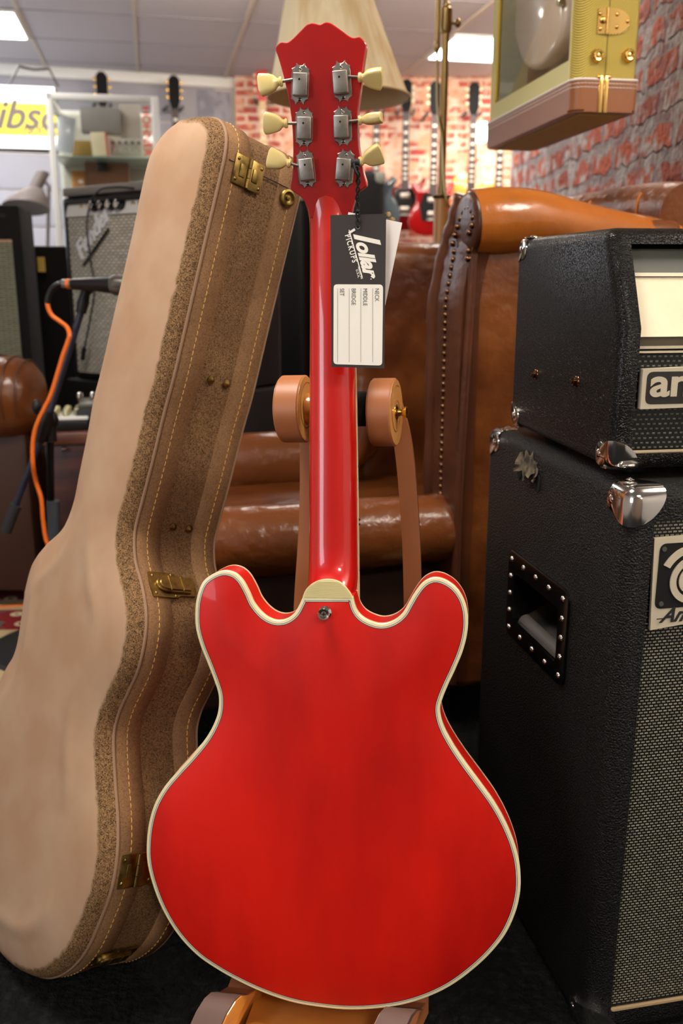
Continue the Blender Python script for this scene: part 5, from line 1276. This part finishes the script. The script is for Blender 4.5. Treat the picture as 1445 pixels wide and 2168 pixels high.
# dark amp at the far left with olive grille
a = at(40, 434, 2.75); ML_ = frame((a.x, a.y, 0), RB, RA)
oamp = thing('guitar_amplifier', 'dark amplifier with olive grille cloth cut off by the left edge', 'amplifier', (a.x - .25, a.y, 0))
bb = NB(); box(bb, (-.6, 0, .0), (0, .30, a.z), ML_, .008); obj('shell', bb, M_TOLEXB, oamp)
zt_ = onK(ML_, 20, 512, y=0).z
bb = NB(); box(bb, (-.57, -.003, .3), (-.028, .005, zt_), ML_); obj('grille_cloth', bb, weave_mat('olive_grille_cloth', frame((0, 0, 0), V((1, 0, 0)), UP), lin(128, 126, 104), lin(70, 68, 54), .03, .006, .0016, bump=.4), oamp, smooth=False)
bb = NB(); box(bb, (-.57, -.005, zt_), (-.028, .004, zt_ + .006), ML_); obj('trim_strip', bb, mat('tan_trim', lin(170, 130, 96), .5), oamp, smooth=False)
zt2 = onK(ML_, 10, 456, y=0).z
bb = NB(); box(bb, (-.57, -.003, zt2 - .006), (-.04, .004, zt2 + .004), ML_); obj('slot', bb, M_HOLE, oamp, smooth=False)

# ------------------------------------------------------------------ brown sofa arm at the left edge
sofa = thing('sofa', 'brown leather sofa with a rolled arm at the left edge of the shop', 'sofa', at(-90, 1100, 2.3) * 1)
sofa.location.z = 0; BASE[sofa.name] = V(sofa.location)
SA = at(88, 842, 2.34); sdl = V((-1, .06, 0)).normalized(); sf = V((.06, 1, 0)).normalized()
bb = NB(); P = [SA + sdl * t for t in (-.004, .0, .012, .03, .06, .1, .2, .4, .8)]
tube(bb, P, [.02, .045, .075, .094, .104, .107, .108, .108, .108], 40, up=(0, 0, 1)); sr = obj('arm_roll', bb, M_LEATHER, sofa, ang=1.2)
for t, rr in ((.03, .096), (.062, .106), (.10, .1085), (.15, .1095)):
    bb = NB(); c = SA + sdl * t; tube(bb, [c + (sf * math.cos(q) + UP * math.sin(q)) * rr for q in np.linspace(.4, PI + .4, 24)], .0022, 8); obj('arm_crease', bb, M_LEATHERD, sr)
Ms = frame((SA.x, SA.y, 0), sf * 1, sdl, UP); Ms = frame((SA.x, SA.y, 0), -sdl, sf, UP)
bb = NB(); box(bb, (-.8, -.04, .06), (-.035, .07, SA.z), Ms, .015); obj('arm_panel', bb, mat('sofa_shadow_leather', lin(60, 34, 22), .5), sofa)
bb = NB(); box(bb, (-.8, .07, .1), (-.10, .28, .40), Ms, .03); obj('seat', bb, M_LEATHER, sofa)
for x, y in ((-.07, .0), (-.14, .24), (-.75, .0), (-.75, .24)):
    bb = NB(); lathe(bb, Ms @ Matrix.Translation((x, y, 0)), [(.016, 0), (.024, .03), (.022, .08)], 14); obj('leg', bb, M_DWOOD, sofa)

# ------------------------------------------------------------------ wooden trunk with pedals
ta_ = at(92, 918, 2.25); MTK = frame((ta_.x, ta_.y, 0), RB, RA); TKH = ta_.z; TKW = .38; TKD = .19
trunk = thing('storage_chest', 'dark red wooden trunk standing behind the microphone stand', 'trunk', (ta_.x + .3, ta_.y + .2, 0))
bb = NB(); box(bb, (0, 0, .0), (TKW, TKD, TKH - .03), MTK, .006); obj('trunk_body', bb, M_DWOOD, trunk)
bb = NB(); box(bb, (-.008, -.008, TKH - .03), (TKW + .008, TKD + .008, TKH), MTK, .006); obj('lid', bb, mat('trunk_lid_wood', lin(112, 70, 54), .35, vary=(lin(84, 46, 34), 6, 4, .4, .6, (1, 1, 1))), trunk)
bb = NB(); p = onK(MTK, 136, 950, y=0); lathe(bb, frame(MTK @ V((p.x, 0, p.z)), RB, UP, -RA), [(.007, 0), (.006, .003), (.003, .010), (.006, .014), (.005, .018), (.0003, .019)], 16); obj('lid_knob', bb, M_CHROME, trunk)
pb = thing('effects_unit', 'low black effects unit on the trunk, right of the knobbed pedal', 'effects unit', MTK @ V((.3, .15, TKH)))
bb = NB(); q0 = onK(MTK, 163, 905, z=TKH); box(bb, (q0.x, .05, TKH + .001), (q0.x + .22, .185, TKH + .055), MTK, .006); obj('housing', bb, mat('black_unit', lin(34, 31, 29), .5), pb)
bb = NB(); box(bb, (q0.x + .01, .052, TKH + .0545), (q0.x + .21, .18, TKH + .066), MTK, .004); obj('top_plate', bb, mat('grey_unit_top', lin(92, 88, 78), .45), pb)
for dx in (.012, .045):
    bb = NB(); c = MTK @ V((q0.x + dx, .10, TKH + .066)); lathe(bb, Matrix.Translation(c), [(.007, 0), (.007, .010), (.0095, .012), (.009, .020), (.004, .024)], 14); obj('footswitch', bb, M_CHROME, pb)
ped = thing('effects_pedal', 'white pedal with six metal knobs on the trunk behind the stand joint', 'pedal', MTK @ V((.1, .08, TKH)))
q1 = onK(MTK, 104, 905, z=TKH); Mp = MTK @ Matrix.Translation((q1.x, .03, TKH + .001))
bb = NB(); box(bb, (0, 0, 0), (.105, .12, .026), Mp, .005); obj('housing', bb, M_BLACK, ped)
bb = NB(); box(bb, (.0, .0, .026), (.105, .12, .034), Mp, .003); obj('top_plate', bb, M_WHITEP, ped)
for i in range(3):
    for j in range(2):
        bb = NB(); lathe(bb, Mp @ Matrix.Translation((.022 + .028 * i, .03 + .05 * j, .034)), [(.0095, 0), (.0095, .016), (.008, .019), (.003, .02)], 16); obj('knob', bb, mat('champagne_knob', lin(196, 190, 150), .3, metal=.6), ped)
# small microphone lying on the unit, and a plug with an orange ring
pg = thing('cable_plug', 'jack plug with an orange ring standing on the effects unit', 'plug', MTK @ V((q0.x + .1, .15, TKH + .067)))
bb = NB(); c = MTK @ V((q0.x + .11, .13, TKH + .0665)); lathe(bb, Matrix.Translation(c), [(.010, 0), (.010, .012)], 14); obj('plug_base', bb, M_STEEL, pg)
bb = NB(); lathe(bb, Matrix.Translation(c + UP * .012), [(.0125, 0), (.0125, .011)], 14); obj('orange_ring', bb, M_ORANGE, pg)
bb = NB(); lathe(bb, Matrix.Translation(c + UP * .023), [(.0105, 0), (.009, .03), (.006, .036)], 14); tube(bb, catmull([c + UP * .055, c + V((.02, .0, .085)), c + V((.05, .01, .08)), c + V((.08, .02, .05))], 5), .003, 6); obj('plug_sleeve', bb, M_STEEL, pg)

# ------------------------------------------------------------------ microphone on boom stand
MDp = 2.02
mst = thing('microphone_stand', 'black boom microphone stand with round base left of the guitar case', 'microphone stand', V((at(112, 1180, MDp).x, MDp, 0)))
bx, by = mst.location.x, mst.location.y
bb = NB(); lathe(bb, Matrix.Translation((bx - .03, by + .03, 0)), [(.145, 0), (.15, .008), (.145, .018), (.05, .032), (.02, .05)], 40); obj('base', bb, mat('cast_iron_base', lin(44, 46, 48), .5), mst)
jt = at(104, 888, MDp)
bb = NB(); tube(bb, [(bx - .03, by + .03, .04), (jt.x + (bx - .03 - jt.x) * .3, by, jt.z * .6), (jt.x, by, jt.z - .02)], .0085, 12); obj('upright_tube', bb, M_BLACKG, mst)
bb = NB(); tube(bb, [at(112, 1060, MDp), at(113, 1100, MDp), at(114, 1150, MDp)], .0145, 14); obj('clutch', bb, mat('grey_clutch', lin(60, 66, 74), .5), mst)
bb = NB(); ball(bb, jt, (.022, .016, .024)); tube(bb, [jt - UP * .05, jt], .014, 12); obj('joint', bb, M_BLACK, mst)
kn = at(78, 862, MDp - .01); bb = NB(); ball(bb, kn, (.011, .012, .018)); tube(bb, [kn, jt], .005, 8); obj('wing_knob', bb, M_BLACK, mst)
b0 = at(14, 1118, MDp - .02); b1 = at(96, 905, MDp - .02); b2 = at(171, 662, MDp - .02)
bb = NB(); tube(bb, [b0, b1, b2], .0075, 12); obj('boom', bb, mat('blue_black_tube', lin(36, 40, 56), .35), mst)
bb = NB(); tube(bb, [at(12, 1124, MDp - .02), at(34, 1068, MDp - .02)], .0135, 14); obj('counterweight_grip', bb, mat('dark_rubber', lin(40, 38, 40), .7), mst)
bb = NB(); tube(bb, [at(84, 935, MDp - .02), at(95, 900, MDp - .02), at(102, 870, MDp - .02)], [.011, .016, .012], 14); obj('boom_clamp', bb, M_BLACK, mst)
bb = NB(); tube(bb, [b2, at(176, 640, MDp - .02), at(180, 622, MDp - .02), at(186, 610, MDp - .02)], [.011, .013, .010, .014], 14); obj('microphone_clip', bb, M_BLACK, mst)
mic = thing('microphone', 'black microphone with steel grille pointing right, held in the boom clip', 'microphone', at(190, 602, MDp - .04))
m0 = at(152, 601, MDp - .035); m1 = at(238, 603, MDp - .06); m2 = at(268, 603, MDp - .065); md = (m1 - m0).normalized()
bb = NB(); tube(bb, [m0, m0 + md * .005, m1 - md * .012, m1], [.010, .0115, .0165, .018], 20); obj('handle', bb, M_BLACK, mic)
bb = NB(); tube(bb, [m1, m1 + md * .004, m1 + md * .010, m2 - md * .004, m2], [.0185, .0215, .0215, .019, .010], 20); obj('grille', bb, M_MICGR, mic)
bb = NB(); tube(bb, [m0 - md * .022, m0], .0095, 14); obj('connector', bb, M_STEEL, mic)
bb = NB(); tube(bb, [m0 - md * .011, m0 - md * .004], .0105, 14); obj('orange_ring', bb, M_ORANGE, mic)
bb = NB(); cpx = [(100, 640), (102, 652), (110, 668), (126, 680), (141, 692), (147, 710), (144, 722), (134, 750), (122, 790), (106, 840), (92, 868), (84, 884), (74, 910), (69, 945), (70, 985), (76, 1020), (87, 1055), (91, 1100), (97, 1140), (106, 1165), (120, 1200)]
tube(bb, catmull([at(x, y, MDp - .035 - (.02 if 700 < y < 1000 else 0)) for x, y in cpx], 6), .0048, 10)
solo('cable', bb, M_ORANGE, 'orange microphone cable running down along the boom stand', 'cable')
bb = NB(); tube(bb, catmull([m0 - md * .02, at(124, 602, MDp - .035), at(110, 612, MDp - .035), at(102, 628, MDp - .035), at(100, 642, MDp - .035)], 5), [.0062] * 10 + [.0056] * 11, 10); solo('cable_boot', bb, M_BLACK, 'black cable boot joining the orange cable to the microphone', 'cable boot')
def fl(px, py, z=.006): return hit(px, py, (0, 0, z), UP)
bb = NB(); tube(bb, catmull([fl(-60, 1290), fl(-20, 1246), fl(0, 1222), fl(18, 1206), fl(40, 1198), fl(72, 1195), fl(66, 1186), fl(60, 1180), fl(68, 1174), fl(95, 1176), fl(120, 1190)], 5), .005, 8); solo('cable', bb, M_ORANGE, 'orange cable looping over the dark floor behind the stand base', 'cable')
bb = NB(); tube(bb, catmull([fl(20, 1242), fl(45, 1225), fl(70, 1208), fl(110, 1190)], 5), .005, 8); solo('cable', bb, M_ORANGE, 'short orange cable end on the dark floor below the looping cable', 'cable')
bb = NB(); tube(bb, catmull([fl(-40, 1288), fl(0, 1286), fl(30, 1284), fl(70, 1281), (at(130, 1290, 2.4))], 5), .005, 8)
solo('cable', bb, M_ORANGE, 'orange cable lying on the edge of the patterned rug', 'cable')
# persian rug
RUG = fl(30, 1380, 0)
M_RUG = mat('rug', lin(120, 30, 32), .95)
def rug_mat():
    m = bpy.data.materials.new('patterned_rug'); m.use_nodes = True; nt = m.node_tree; N = nt.nodes; L = nt.links; b_ = N['Principled BSDF']; b_.inputs['Roughness'].default_value = .95
    tc = N.new('ShaderNodeTexCoord'); vo = N.new('ShaderNodeTexVoronoi'); vo.inputs['Scale'].default_value = 19; L.new(tc.outputs['Object'], vo.inputs['Vector'])
    r = N.new('ShaderNodeValToRGB'); r.color_ramp.interpolation = 'CONSTANT'; e = r.color_ramp.elements; e[0].position = 0; e[0].color = lin(120, 44, 50); e[1].position = .18; e[1].color = lin(226, 206, 170)
    for p, c in ((.36, lin(142, 30, 36)), (.62, lin(140, 26, 32)), (.75, lin(90, 100, 100))): q = e.new(p); q.color = c
    L.new(vo.outputs['Distance'], r.inputs[0])
    w = N.new('ShaderNodeTexWave'); w.inputs['Scale'].default_value = 1.4; w.bands_direction = 'Y'; w.inputs['Distortion'].default_value = 1.0; L.new(tc.outputs['Object'], w.inputs['Vector'])
    mr = N.new('ShaderNodeMapRange'); mr.inputs['From Min'].default_value = .7; mr.inputs['From Max'].default_value = .72; L.new(w.outputs[0], mr.inputs[0])
    mx = N.new('ShaderNodeMix'); mx.data_type = 'RGBA'; L.new(r.outputs[0], mx.inputs[6]); mx.inputs[7].default_value = lin(204, 180, 138); L.new(mr.outputs[0], mx.inputs[0]); L.new(mx.outputs[2], b_.inputs['Base Color'])
    return m
bb = NB(); MRG = frame((RUG.x, RUG.y, 0), V((.95, .3, 0)), V((-.3, .95, 0))); box(bb, (-1.4, -.40, .0005), (.32, .62, .007), MRG, .002); rg = solo('rug', bb, rug_mat(), 'red and cream patterned rug on the floor at the left edge', 'rug')

# ------------------------------------------------------------------ glass cabinet and its contents
GD = 4.1; g0_ = at(96, 196, GD); MGC = frame((g0_.x, g0_.y, 0), RB, RA); gH = g0_.z
for k in range(200):
    gW = .3 + k * .003
    if proj(MGC @ V((gW, 0, gH)))[0] > 332: break
gcab = thing('display_cabinet', 'white framed glass display cabinet with red vertical lettering', 'cabinet', MGC @ V((gW / 2, .2, 0)))
gDp = .42
def post(x, y, nm='frame_post', r=.013): bb = NB(); box(bb, (x - r, y - r, .05), (x + r, y + r, gH), MGC, .003); obj(nm, bb, M_WHITEP, gcab)
post(.013, .0); post(gW - .013, .0, r=.015); post(.013, gDp, r=.010); post(gW - .013, gDp, r=.010)
for y in (0, gDp):
    bb = NB(); box(bb, (0, y - .013, gH - .026), (gW, y + .013, gH), MGC, .003); obj('top_rail', bb, M_WHITEP, gcab)
for x in (.012, gW - .012):
    bb = NB(); box(bb, (x - .012, 0, gH - .024), (x + .012, gDp, gH), MGC, .003); obj('side_rail', bb, M_WHITEP, gcab)
bb = NB(); box(bb, (0, -.01, .0), (gW, gDp + .01, .06), MGC, .004); obj('plinth', bb, M_WHITEP, gcab)
bb = NB(); box(bb, (.02, -.002, .06), (gW - .02, .002, gH - .02), MGC); obj('glass_door', bb, M_GLASS, gcab, smooth=False)
shz = onK(MGC, 200, 330, y=.0).z
M_SHELF = mat('glass_shelf_edge', lin(170, 186, 178), .2)
for nm_, z in (('upper', shz), ('lower', shz - .38)):
    bb = NB(); box(bb, (.02, .02, z - .004), (gW - .02, gDp - .02, z), MGC); obj('shelf', bb, M_SHELF, gcab, smooth=False)
bb = NB(); box(bb, (.02, gDp - .02, .06), (gW - .02, gDp - .014, gH - .02), MGC); obj('back_panel', bb, mat('pale_back_panel', lin(206, 204, 190), .5), gcab, smooth=False)
xr = onK(MGC, 300, 224, y=-.004); xb_ = onK(MGC, 300, 330, y=-.004); Lh = xr.z - xb_.z
bb = NB(); Mh = frame(MGC @ V((xr.x + .0, -.004, xr.z)), -UP, RB, None)
t = text_bm('HOHNER', size=1, offset=.02); xs = [v.co.x for v in t.verts]; wd = max(xs) - min(xs); t.free(); s_ = Lh / wd
text_to(bb, 'HOHNER', Mh @ Matrix.Diagonal((1, 1, 1, 1)), size=s_, offset=.02 * s_); obj('red_lettering', bb, mat('red_lettering', lin(232, 62, 40), .5), gcab, smooth=False)
def item(nm, label, cat, px0, py0, px1, py1, y, d, m, tilt=0, extra=None):
    a = onK(MGC, px0, py1, y=y); c = onK(MGC, px1, py0, y=y); w_ = abs(c.x - a.x); h_ = abs(c.z - a.z); z_ = max(a.z, 0)
    M = MGC @ Matrix.Translation(((a.x + c.x) / 2, y, min(a.z, c.z))) @ Matrix.Rotation(tilt, 4, 'Y')
    bb = NB(); box(bb, (-w_ / 2, 0, 0), (w_ / 2, d, h_), M, .003); t = solo(nm, bb, m, label, cat); BASE[t.name] = V()
    return t, M, w_, h_
t, M, w_, h_ = item('product_box', 'white box with a red edge standing tilted in the glass cabinet', 'box', 196, 280, 226, 329, .05, .05, M_CREAMP, -.05)
bb = NB(); box(bb, (w_ / 2 - .004, -.002, .0), (w_ / 2 + .002, .05, h_), M); obj('red_edge', bb, mat('red_edge', lin(206, 52, 44), .5), t, smooth=False)
item('plastic_bag', 'clear plastic bag hanging at the left in the glass cabinet', 'bag', 118, 245, 148, 322, .06, .03, mat('pale_film', lin(206, 210, 220), .15), .18)
item('grey_case', 'grey case at the back of the glass cabinet, top shelf', 'case', 172, 228, 252, 278, .25, .1, mat('grey_case', lin(126, 122, 120), .6))
item('picture_card', 'grey card with a red stripe in the glass cabinet behind the red lettering', 'card', 256, 222, 296, 296, .28, .01, mat('grey_card', lin(168, 158, 150), .6))
item('yellow_tray', 'mustard yellow tray on the upper shelf of the glass cabinet', 'tray', 152, 298, 194, 328, .15, .12, mat('mustard', lin(158, 126, 60), .6))
kt, M, w_, h_ = item('knob_rack', 'white rack with rows of small metal knobs in the glass cabinet', 'rack', 234, 294, 300, 329, .10, .04, mat('rack_white', lin(198, 192, 180), .5))
for i in range(5):
    for j in range(2):
        bb = NB(); lathe(bb, M @ Matrix.Translation((-w_ * .4 + w_ * .2 * i, -.001, h_ * (.3 + .45 * j))) @ Matrix.Rotation(PI / 2, 4, 'X'), [(.007, 0), (.006, .012), (.002, .014)], 12); obj('knob', bb, M_CHROME if j == 0 else M_DGREY, kt)
item('brown_box', 'large brown cardboard box on the lower shelf of the glass cabinet', 'box', 184, 336, 270, 425, .2, .15, mat('brown_card', lin(150, 104, 78), .8))
item('black_box', 'small black box leaning on the brown box in the cabinet', 'box', 206, 344, 226, 361, .15, .03, M_BLACK)
item('wooden_guitar_body', 'amber wooden instrument body seen through the cabinet glass, left of brown box', 'instrument', 156, 362, 184, 440, .25, .05, M_LWOOD)

# ------------------------------------------------------------------ lit sign, desk lamp on the white wall
SG = 4.9; s0 = at(-95, 313, SG); MSn = frame(s0, RB, RA); 
sW = onK(MSn, 121, 250, y=0).x; sH = onK(MSn, 60, 181, y=0).z
sign = thing('light_box_sign', 'lit white and yellow light box sign hanging above the amplifiers', 'sign', s0 + UP * .1)
bb = NB(); box(bb, (0, 0, 0), (sW, .10, sH), MSn, .004); obj('housing', bb, mat('sign_housing', lin(60, 58, 60), .6), sign)
bb = NB(); box(bb, (.004, -.004, .006), (sW - .004, .0, sH - .004), MSn); obj('lit_face', bb, mat('lit_white', (1, 1, 1, 1), .5, emit=(1, .97, .9, 1), estr=1.4), sign, smooth=False)
zA = onK(MSn, 60, 288, y=0).z; zB = onK(MSn, 60, 219, y=0).z
bb = NB(); box(bb, (.004, -.006, zA), (sW - .004, -.0045, zB), MSn); obj('yellow_band', bb, mat('lit_yellow', lin(250, 222, 80), .5, emit=lin(252, 216, 70), estr=.75), sign, smooth=False)
bb = NB(); p = onK(MSn, -72, 268, y=-.008); text_to(bb, 'Gibson', frame(MSn @ p, RB, UP), size=.19, shear=.35, offset=.004)
p = onK(MSn, 50, 284, y=-.008); text_to(bb, 'GUITARS', frame(MSn @ p, RB, UP), size=.055, offset=.001)
obj('sign_lettering', bb, mat('grey_lettering', lin(150, 144, 140), .6), sign, smooth=False)
bb = NB(); tube(bb, [MSn @ onK(MSn, 17, 184, y=.05), MSn @ onK(MSn, 40, 140, y=.05)], .005, 6); tube(bb, catmull([MSn @ onK(MSn, 40, 140, y=.05), MSn @ onK(MSn, 70, 147, y=.05), MSn @ onK(MSn, 104, 145, y=.05)], 4), .006, 6); tube(bb, [MSn @ onK(MSn, 104, 145, y=.05), MSn @ onK(MSn, 124, 184, y=.05)], .005, 6); obj('hanging_cord', bb, M_BLACK, sign)
bb = NB(); box(bb, (-.3, .16, 0), (.0, .2, 0)) if False else None
if bb: bb.free()
dl = thing('desk_lamp', 'grey cone shaded desk lamp in front of the white wall at left', 'lamp', at(70, 440, 4.4))
q = at(62, 412, 4.4); ax_ = (at(90, 368, 4.42) - at(58, 432, 4.38)).normalized(); Mq = frame(at(56, 436, 4.4), V((1, 0, 0)), V((0, 1, 0)), ax_)
M_LG = mat('grey_lamp_metal', lin(140, 130, 128), .5)
bb = NB(); lathe(bb, Mq, [(.105, -.01), (.095, .02), (.05, .075), (.03, .09), (.03, .17), (.022, .175)], 28); obj('lamp_head', bb, M_LG, dl)
bb = NB(); tube(bb, [Mq @ V((0, 0, .15)), at(104, 395, 4.45), at(100, 560, 4.5)], .008, 8); obj('lamp_arm', bb, M_LG, dl)
wt = at(112, 585, 4.5)
bb = NB(); lathe(bb, Matrix.Translation((at(95, 560, 4.5).x, 4.5, at(95, 560, 4.5).z - .03)), [(.07, 0), (.07, .012), (.02, .03)], 24); obj('lamp_base', bb, M_LG, dl)
zb_ = at(95, 560, 4.5).z - .031
bb = NB(); box(bb, (-2.4, 4.35, 0), (-1.37, 4.75, zb_)); solo('counter', bb, mat('dark_counter', lin(40, 34, 32), .6), 'dark counter carrying the grey desk lamp', 'counter')

# ------------------------------------------------------------------ guitars hanging on the far walls
def hung(name_x, py_top, D, kind, bodycol, neckcol, headcol, label, group, roll=0.0, guard=None, sc=1.0, fr_=None, pegs=M_CREAM, wall=None):
    if wall is None: wall = (6.9 - D) / sc - .002
    p = at(name_x, py_top, D); t = thing('electric_guitar', label, 'guitar', (p.x, p.y, p.z), group)
    M = frame(p - UP * 0, V((1, 0, 0)) if fr_ is None else fr_, UP, None); M = M @ Matrix.Rotation(roll, 4, 'Z') @ Matrix.Translation((0, -1.0 * sc, 0)) @ Matrix.Scale(sc, 4)
    SG_ = [(0, 0), (.08, .004), (.15, .045), (.168, .11), (.145, .175), (.115, .225), (.122, .28), (.15, .335), (.138, .362), (.118, .345), (.075, .30), (.045, .30), (.03, .315)]
    LPl = [(0, 0), (.09, .006), (.155, .05), (.168, .12), (.142, .19), (.112, .235), (.118, .285), (.135, .335), (.105, .385), (.06, .40), (.03, .402)]
    LPr = [(0, 0), (.09, .006), (.155, .05), (.168, .12), (.142, .19), (.112, .235), (.118, .285), (.145, .335), (.13, .365), (.09, .345), (.055, .315), (.03, .33)]
    R_ = SG_ if kind == 'sg' else LPr; L2_ = SG_ if kind == 'sg' else LPl
    P = [V((x, y, 0)) for x, y in R_] + [V((-x, y, 0)) for x, y in reversed(L2_)][:-1]
    P = resample(catmull(P, 3, closed=True), .014); P2 = [V((p_.x, p_.y)) for p_ in P]; I2 = offset2(P2, -.006)
    bm = NB(); ring_loft(bm, [[M @ V((q.x, q.y, z)) for q in A] for A, z in ((P2, -.02), (P2, .016), (I2, .022))]); body = obj('body', bm, bodycol, t, ang=1.0)
    if guard is not None:
        bm = NB(); prism(bm, [M @ V((x, y, .0225)) for x, y in ((-.075, .10), (-.09, .2), (-.065, .28), (.065, .28), (.09, .22), (.05, .14), (.03, .09))], M.to_3x3() @ V((0, 0, .002))); obj('pickguard', bm, guard, t, smooth=False)
    bm = NB(); prism(bm, [M @ V((x, y, .022)) for x, y in ((-.028, .27), (-.022, .78), (.022, .78), (.028, .27))], M.to_3x3() @ V((0, 0, .012))); nk = obj('neck', bm, neckcol, t, smooth=False)
    for k in range(1, 10):
        bm = NB()
        y = .78 - .51 * (1 - 2 ** (-k * 1.7 / 12)) / (1 - 2 ** (-20.4 / 12)); box(bm, (-.013, y - .009 * (1 - k * .05), .0341), (.013, y + .009 * (1 - k * .05), .0346), M)
        obj('inlay', bm, M_WHITELINE, nk, smooth=False)
    bm = NB(); prism(bm, [M @ V((x, y, .02)) for x, y in ((-.022, .78), (-.036, .83), (-.038, .965), (-.02, .985), (-.008, .995), (0, .985), (.008, .995), (.02, .985), (.038, .965), (.036, .83), (.022, .78))], M.to_3x3() @ V((0, 0, .014))); hd_ = obj('headstock', bm, headcol, t, smooth=False)
    for s in (-1, 1):
        for k in range(3):
            bm = NB(); box(bm, (s * .036 if s > 0 else -.056, .845 + .045 * k, .022), (.056 if s > 0 else -.036, .861 + .045 * k, .032), M, .003); obj('tuning_peg', bm, pegs, hd_)
    for y in (.235, .145):
        bm = NB(); box(bm, (-.034, y - .018, .024), (.034, y + .018, .031), M, .004); obj('pickup', bm, M_NICKEL, t)
    bm = NB(); box(bm, (-.038, .10, .024), (.038, .112, .034), M, .003); obj('bridge', bm, M_NICKEL, t)
    for x, y in ((.09, .11), (.12, .075), (.085, .065), (.055, .035)):
        bm = NB(); lathe(bm, M @ Matrix.Translation((x, y, .022)), [(.011, 0), (.010, .012), (.002, .013)], 12); obj('control_knob', bm, M_CHROME if kind == 'sg' else M_BRASS, t)
    for s in (-1, 1):
        bm = NB(); tube(bm, [M @ V((s * .055, .80, -wall)), M @ V((s * .05, .79, .04))], .012, 8); obj('hanger_arm', bm, M_BLACK, t)
    return t
gg = 'guitars hanging on the far brick wall'
M_SGR = mat('dark_cherry', lin(132, 16, 16), .15, coat=1); M_BLKG = mat('black_lacquer', lin(10, 12, 14), .1, coat=1); M_RSW = mat('rosewood_board', lin(58, 42, 40), .5)
M_HB = mat('black_head', lin(12, 12, 14), .6, spec=.15); M_GOLDB = mat('amber_burst', lin(206, 150, 52), .2, coat=1); M_YEL = mat('lemon_top', lin(226, 182, 84), .2, coat=1); M_MAPLE = mat('pale_maple', lin(216, 180, 130), .4)
FD = 6.68
hung(553, 142, 6.74, 'sg', M_SGR, M_MAPLE, mat('red_head', lin(196, 24, 22), .3), 'guitar with a bright red headstock left of the red guitar headstock', gg, .02)
hung(797, 160, 6.60, 'lp', mat('teal_black', lin(24, 44, 52), .08, coat=1), M_RSW, M_HB, 'dark teal glossy guitar directly right of the hang tag', gg)
hung(860, 166, 6.76, 'sg', M_SGR, M_RSW, M_HB, 'cherry double horned guitar with black guard, first right of the lampshade', gg, guard=M_BLKG)
hung(921, 170, 6.60, 'sg', mat('cherry_red', lin(150, 18, 18), .15, coat=1), M_RSW, M_HB, 'red double horned guitar behind the brass lamp pole', gg, guard=M_HB)
hung(1003, 172, 6.76, 'lp', M_YEL, M_RSW, M_HB, 'yellow topped single cutaway guitar right of the lamp pole', gg)
hung(1062, 184, 6.60, 'lp', M_GOLDB, M_RSW, M_HB, 'amber guitar below the tweed case, rightmost on the far wall', gg)
gl_ = 'guitars hanging on the grey panel wall'
fL = (LW1 - LW0).normalized()
nL = V((-(LW1 - LW0).y, (LW1 - LW0).x, 0)).normalized() * -1
for px_, py_, lb_ in ((213, 150, 'black guitar head above the glass cabinet'), (366, 158, 'black guitar head and inlaid neck right of the glass cabinet')):
    w_ = hit(px_, py_, LW0 + nL * .17, nL); hung(px_, py_, w_.y, 'lp', M_BLKG, M_RSW, M_HB, lb_, gl_, fr_=fL, pegs=M_BRASS, wall=.152)
bb = NB(); a = at(1014, 296, 6.75); c = at(1034, 254, 6.75); box(bb, (a.x, 6.82, a.z), (c.x, 6.90, c.z), None, .006); solo('wall_light', bb, mat('lit_wall_lamp', (1, 1, 1, 1), .5, emit=(1, .93, .8, 1), estr=4), 'small lit white wall lamp behind the yellow guitar neck', 'lamp')
bb = NB(); a = hit(440, 238, LW0, V((-(LW1 - LW0).y, (LW1 - LW0).x, 0)))
q = MLW.inverted() @ a; box(bb, (q.x - .07, -.03, q.z - .24), (q.x + .16, -.02, q.z + .14), MLW); pst = solo('poster', bb, mat('grey_poster', lin(160, 158, 166), .7, vary=(lin(136, 136, 146), 14, 3, .45, .6, (1, 1, 1))), 'grey poster on the panel wall above the guitar case', 'poster')
